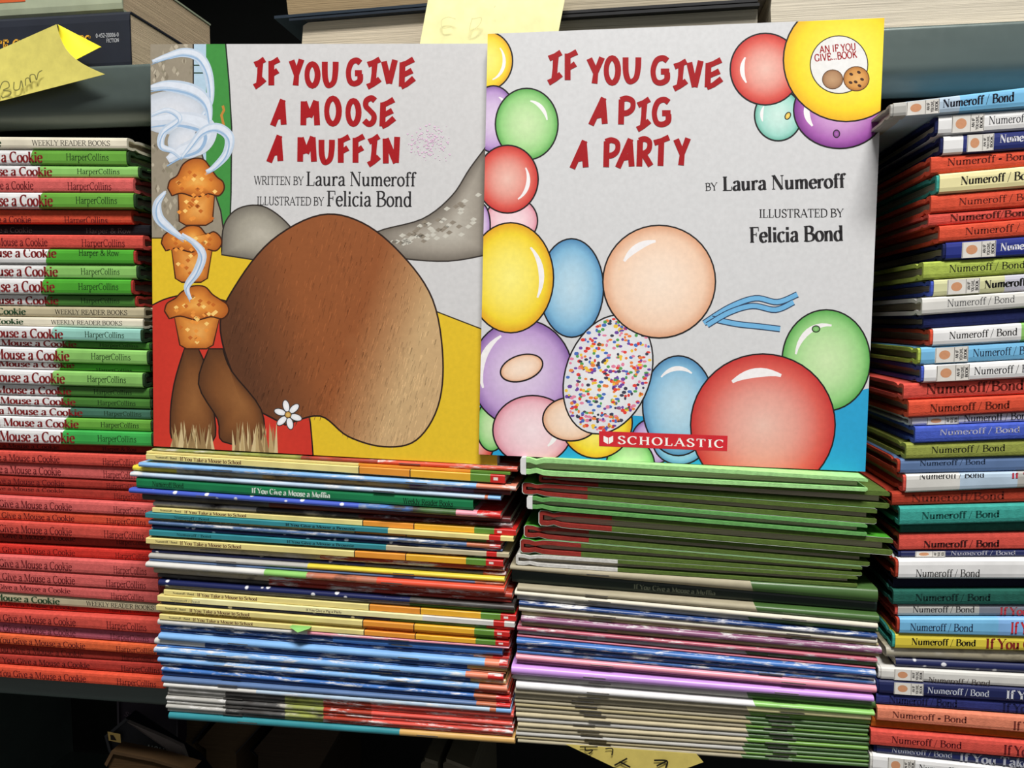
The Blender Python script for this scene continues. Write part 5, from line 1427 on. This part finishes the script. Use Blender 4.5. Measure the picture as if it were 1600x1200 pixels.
# big page blocks behind the standing books
def Zp(px, py, Y): return U(px, py, Y).z
YB = .464
r, z3 = flat_book('thick cream-paged book between the shelf and the brown-paged book', XL(452, 50, YB), XL(790, 50, YB), YB, 0, zu, Zp(467, 28, YB), zu, Zp(671, 16, YB) + .003, mat((30, 40, 52), 'jacket'), (214, 200, 176), False, .16, .0014)
zt_l, zt_r = z3(XL(452, 50, YB), 1) + .0006, z3(XL(790, 50, YB), 1) + .0006
flat_book('brown-paged book with dark jacket stacked on the cream-paged one', XL(428, 10, YB), XL(792, 10, YB), YB, 0, zt_l - (zt_r - zt_l) * .07, zt_l + .026, zt_r, zt_r + .026, mat((34, 46, 58), 'jacket'), (164, 142, 108), False, .17, .0016)
r, z4 = flat_book('grey-paged book lying under a black cover behind the balloon book', XL(806, 50, YB), XL(1186, 50, YB), YB, 0, zu, Zp(875, 24, YB), zu, Zp(1186, 4, YB), mat((26, 26, 28), 'jacket'), (172, 164, 148), False, .16, .0016)
za, zb_ = z4(XL(806, 50, YB), 1) + .0006, z4(XL(1186, 50, YB), 1) + .0006
flat_book('pale-paged book topping the grey-paged one at the upper edge', XL(806, 10, YB), XL(1184, 10, YB), YB, 0, za, za + .03, zb_, zb_ + .03, mat((30, 30, 32), 'jacket'), (196, 184, 160), False, .16, .0016)
flat_book('large cream-paged book at the right end of the upper shelf', XL(1186, 20, YB), XL(1640, 20, YB), YB - .004, 0, zu, zu + .034, zu, zu + .034, mat((206, 200, 188), 'paper'), (226, 216, 196), False, .17, .0014)

# ------------------------------------------------------------------ sticky notes
def sheet(name, label, rows, m_, cat='sticky note', group=None, marks=(), mark_col=(90, 84, 40), thick=.00025):
    """paper from rows of 3-D points, a quarter millimetre thick"""
    base = rows[0][0]
    m = MB()
    m.grid(rows)
    back = [[(x, y + thick, z) for x, y, z in r_] for r_ in rows]
    m.grid([r_[::-1] for r_ in back])
    for e, f in ((rows[0], back[0]), (rows[-1], back[-1]), ([r_[0] for r_ in rows], [r_[0] for r_ in back]), ([r_[-1] for r_ in rows], [r_[-1] for r_ in back])):
        m.grid([e, f])
    o = m.build(name, m_, None, base, True)
    o['label'] = label; o['category'] = cat
    return o
def lerp2(a, b, t): return tuple(x + (y - x) * t for x, y in zip(a, b))
def quad_rows(tl, tr, br, bl, Yf, n=10):
    rows = []
    for j in range(n + 1):
        v = j / n
        l, r_ = lerp2(tl, bl, v), lerp2(tr, br, v)
        rows.append([tuple(U(*lerp2(l, r_, i / n), Yf(i / n, v))) for i in range(n + 1)])
    return rows
def pen(parent, name, strokes, Yf, w, col):
    m = MB()
    for s_ in strokes:
        for q in stroke_quads(spline(s_, 5), lambda a, t: w):
            m.face([tuple(U(x, y, Yf(x, y) - .0006)) for x, y in q])
    return m.build(name, mat(col, 'ink'), parent, parent.location)

# curled yellow note hanging over the shelf edge, its corner folded over to show the brighter face
Yn = lambda u, v: .4405 + .006 * (1 - v) * (1 - u)
rows = []
for j in range(11):
    v = j / 10
    l = lerp2((-70, 108), (-70, 176), v)
    # lower edge runs from the left to the pointed tip; right edge curves
    r_ = lerp2((88, 38), (164, 116), v)
    r_ = (r_[0] - 16 * math.sin(math.pi * v), r_[1] + 8 * math.sin(math.pi * v))
    rows.append([tuple(U(*lerp2(l, r_, i / 10), Yn(i / 10, v))) for i in range(11)])
note1 = sheet('sticky_note', 'curled yellow sticky note with grey handwriting hanging at the upper left shelf edge', rows, mat((226, 214, 112), 'paper'))
# fold-over flap
fr = []
for j in range(9):
    v = j / 8
    a0 = lerp2((88, 38), (116, 91), v); a0 = (a0[0] + 3 - 8 * math.sin(math.pi * v), a0[1] + 2 + 5 * math.sin(math.pi * v))
    b0 = lerp2((90, 38), (158, 73), min(1, v * 1.0)) if v < .6 else lerp2((90 + 68 * .6, 38 + 35 * .6), (158, 73), (v - .6) / .4)
    fr.append([tuple(U(*lerp2(a0, b0, i / 6), .4415 + .012 * math.sin(i / 6 * 1.5))) for i in range(7)])
m = MB(); m.grid(fr); m.grid([[(x, y + .0003, z) for x, y, z in r_[::-1]] for r_ in fr])
o = m.build('folded_flap', mat((238, 222, 40), 'paper'), note1, note1.location, True)
o['label'] = 'bright yellow folded corner'
pen(note1, 'handwriting', [[(-4, 152), (3, 130), (12, 128), (14, 136), (5, 141), (16, 143), (15, 149), (4, 153)], [(22, 128), (22, 140), (30, 139), (33, 126), (36, 137)], [(40, 134), (40, 124), (45, 122), (48, 129), (47, 118), (54, 117), (57, 125), (60, 114), (66, 110)], [(2, 150), (5, 154)]],
    lambda x, y: .4395, 1.7, (128, 124, 70))
# pale note in the middle
Yf = lambda u, v: .4555 - .006 * v + .002 * math.sin(2.5 * u) + .004 * (v - .55) ** 2
note2 = sheet('sticky_note', 'pale yellow sticky note tucked behind the two standing books', quad_rows((676, -40), (890, -40), (868, 74), (655, 74), Yf), mat((240, 234, 172), 'paper'))
pen(note2, 'handwriting', [[(705, 42), (692, 44), (690, 32), (700, 27), (712, 30)], [(738, 28), (734, 48), (748, 40), (752, 28), (738, 30)], [(772, 12), (774, 9)]], lambda x, y: .4505, 1.2, (222, 216, 160))
# note under the stack
Yf3 = lambda u, v: .402 + .006 * v
YN3 = .4045
rows = quad_rows((884, 1163), (1088, 1178), (1099, 1191), (1010, 1223), lambda u, v: YN3, 6)
note3 = sheet('sticky_note', 'yellow sticky note with black pen marks poking out under the middle right stack', rows, mat((214, 194, 104), 'paper'))
pen(note3, 'handwriting', [[(906, 1167), (934, 1167)], [(914, 1168), (916, 1173), (926, 1172), (920, 1178)], [(946, 1170), (957, 1170), (956, 1180)]], lambda x, y: YN3 - .0003, 1.9, (40, 36, 24))
pen(note3, 'handwriting', [[(960, 1196), (980, 1185)], [(968, 1190), (985, 1199)], [(1022, 1188), (1042, 1189), (1040, 1200)], [(1026, 1197), (1042, 1189)]], lambda x, y: YN3 - .0003, 2.6, (30, 28, 20))

# ------------------------------------------------------------------ dim books on the shelf below; the gap's shade is put into their colours
ZB = Z_SHELF - .26
def prism_book(label, pts, Y, D, cover, pages, cov_edges, name='paperback_book'):
    """book whose end faces us: outline in pixels at distance Y; cov_edges are the outline edges carrying the cover"""
    P3 = [tuple(U(x, y, Y)) for x, y in pts]
    base = (sum(p[0] for p in P3) / len(P3), Y, min(p[2] for p in P3))
    r_ = thing(name, 'book', label, base, 'books on the shelf below')
    c = (sum(p[0] for p in P3) / len(P3), Y, sum(p[2] for p in P3) / len(P3))
    inner = [tuple(c[k] + (p[k] - c[k]) * .94 for k in range(3)) for p in P3]
    slab('page_block', inner, D - .004, pages, r_, base, .002)
    n = len(P3)
    runs = [[e] for e in cov_edges] if len(cov_edges) == 2 and abs(cov_edges[0] - cov_edges[1]) > 1 else [list(cov_edges)]
    for run in runs:
        m = MB()
        for e in run:
            a_, b_ = P3[e], P3[(e + 1) % n]
            ia, ib = inner[e], inner[(e + 1) % n]
            F = [a_, b_, ib, ia]
            Bk = [(x, y + D, z) for x, y, z in F]
            m.face(F); m.face(Bk[::-1])
            for i in range(4):
                j = (i + 1) % 4
                m.face([F[i], Bk[i], Bk[j], F[j]])
        m.build('cover', cover, r_, base)
    return r_
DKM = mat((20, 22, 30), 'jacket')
YD_ = .50
# the black paperback slanting down, spine to us
P3 = [(163, 1150), (196, 1122), (300, 1190), (330, 1230), (296, 1205), (170, 1176)]
r = prism_book('black slanting paperback with small yellow label below the far left stack', P3, YD_, .012, DKM, mat((24, 24, 30), 'paper'), (0, 1, 2, 3, 4, 5))
def dim_text(root, s, p0, p1, h, Y, col, name, thick=.13, thin=.10):
    quads, W = text_quads(s, thick, thin, False, .05)
    L = math.hypot(p1[0] - p0[0], p1[1] - p0[1]); ex, ey = (p1[0] - p0[0]) / L, (p1[1] - p0[1]) / L
    m = MB()
    for q in quads:
        m.face([tuple(U(p0[0] + ex * L * a / W + ey * h * b, p0[1] + ey * L * a / W - ex * h * b, Y)) for a, b in q])
    return m.build(name, mat(col, 'ink'), root, root.location)
m = MB(); m.face([tuple(U(x, y, YD_ - .0002)) for x, y in ((168, 1143), (188, 1147), (189, 1161), (170, 1157))])
m.build('spine_label', mat((226, 190, 110), 'paper'), r, r.location)
m = MB(); m.face([tuple(U(x, y, YD_ - .0004)) for x, y in ((172, 1148), (177, 1149), (182, 1157), (173, 1156))])
m.build('label_mark', mat((40, 30, 24), 'ink'), r, r.location)
dim_text(r, 'NOVA', (228, 1176), (263, 1184), 13, YD_ - .0003, (150, 156, 150), 'spine_lettering')
# loose pale edge of a cover
prism_book('thin pale cover fanning out over the black slanting paperback', [(198, 1128), (250, 1150), (284, 1166), (308, 1230), (290, 1200), (262, 1172)], .490, .003, mat((118, 108, 104), 'paper'), mat((118, 108, 104), 'paper'), (0, 1, 2, 3, 4, 5), 'stapled_booklet')
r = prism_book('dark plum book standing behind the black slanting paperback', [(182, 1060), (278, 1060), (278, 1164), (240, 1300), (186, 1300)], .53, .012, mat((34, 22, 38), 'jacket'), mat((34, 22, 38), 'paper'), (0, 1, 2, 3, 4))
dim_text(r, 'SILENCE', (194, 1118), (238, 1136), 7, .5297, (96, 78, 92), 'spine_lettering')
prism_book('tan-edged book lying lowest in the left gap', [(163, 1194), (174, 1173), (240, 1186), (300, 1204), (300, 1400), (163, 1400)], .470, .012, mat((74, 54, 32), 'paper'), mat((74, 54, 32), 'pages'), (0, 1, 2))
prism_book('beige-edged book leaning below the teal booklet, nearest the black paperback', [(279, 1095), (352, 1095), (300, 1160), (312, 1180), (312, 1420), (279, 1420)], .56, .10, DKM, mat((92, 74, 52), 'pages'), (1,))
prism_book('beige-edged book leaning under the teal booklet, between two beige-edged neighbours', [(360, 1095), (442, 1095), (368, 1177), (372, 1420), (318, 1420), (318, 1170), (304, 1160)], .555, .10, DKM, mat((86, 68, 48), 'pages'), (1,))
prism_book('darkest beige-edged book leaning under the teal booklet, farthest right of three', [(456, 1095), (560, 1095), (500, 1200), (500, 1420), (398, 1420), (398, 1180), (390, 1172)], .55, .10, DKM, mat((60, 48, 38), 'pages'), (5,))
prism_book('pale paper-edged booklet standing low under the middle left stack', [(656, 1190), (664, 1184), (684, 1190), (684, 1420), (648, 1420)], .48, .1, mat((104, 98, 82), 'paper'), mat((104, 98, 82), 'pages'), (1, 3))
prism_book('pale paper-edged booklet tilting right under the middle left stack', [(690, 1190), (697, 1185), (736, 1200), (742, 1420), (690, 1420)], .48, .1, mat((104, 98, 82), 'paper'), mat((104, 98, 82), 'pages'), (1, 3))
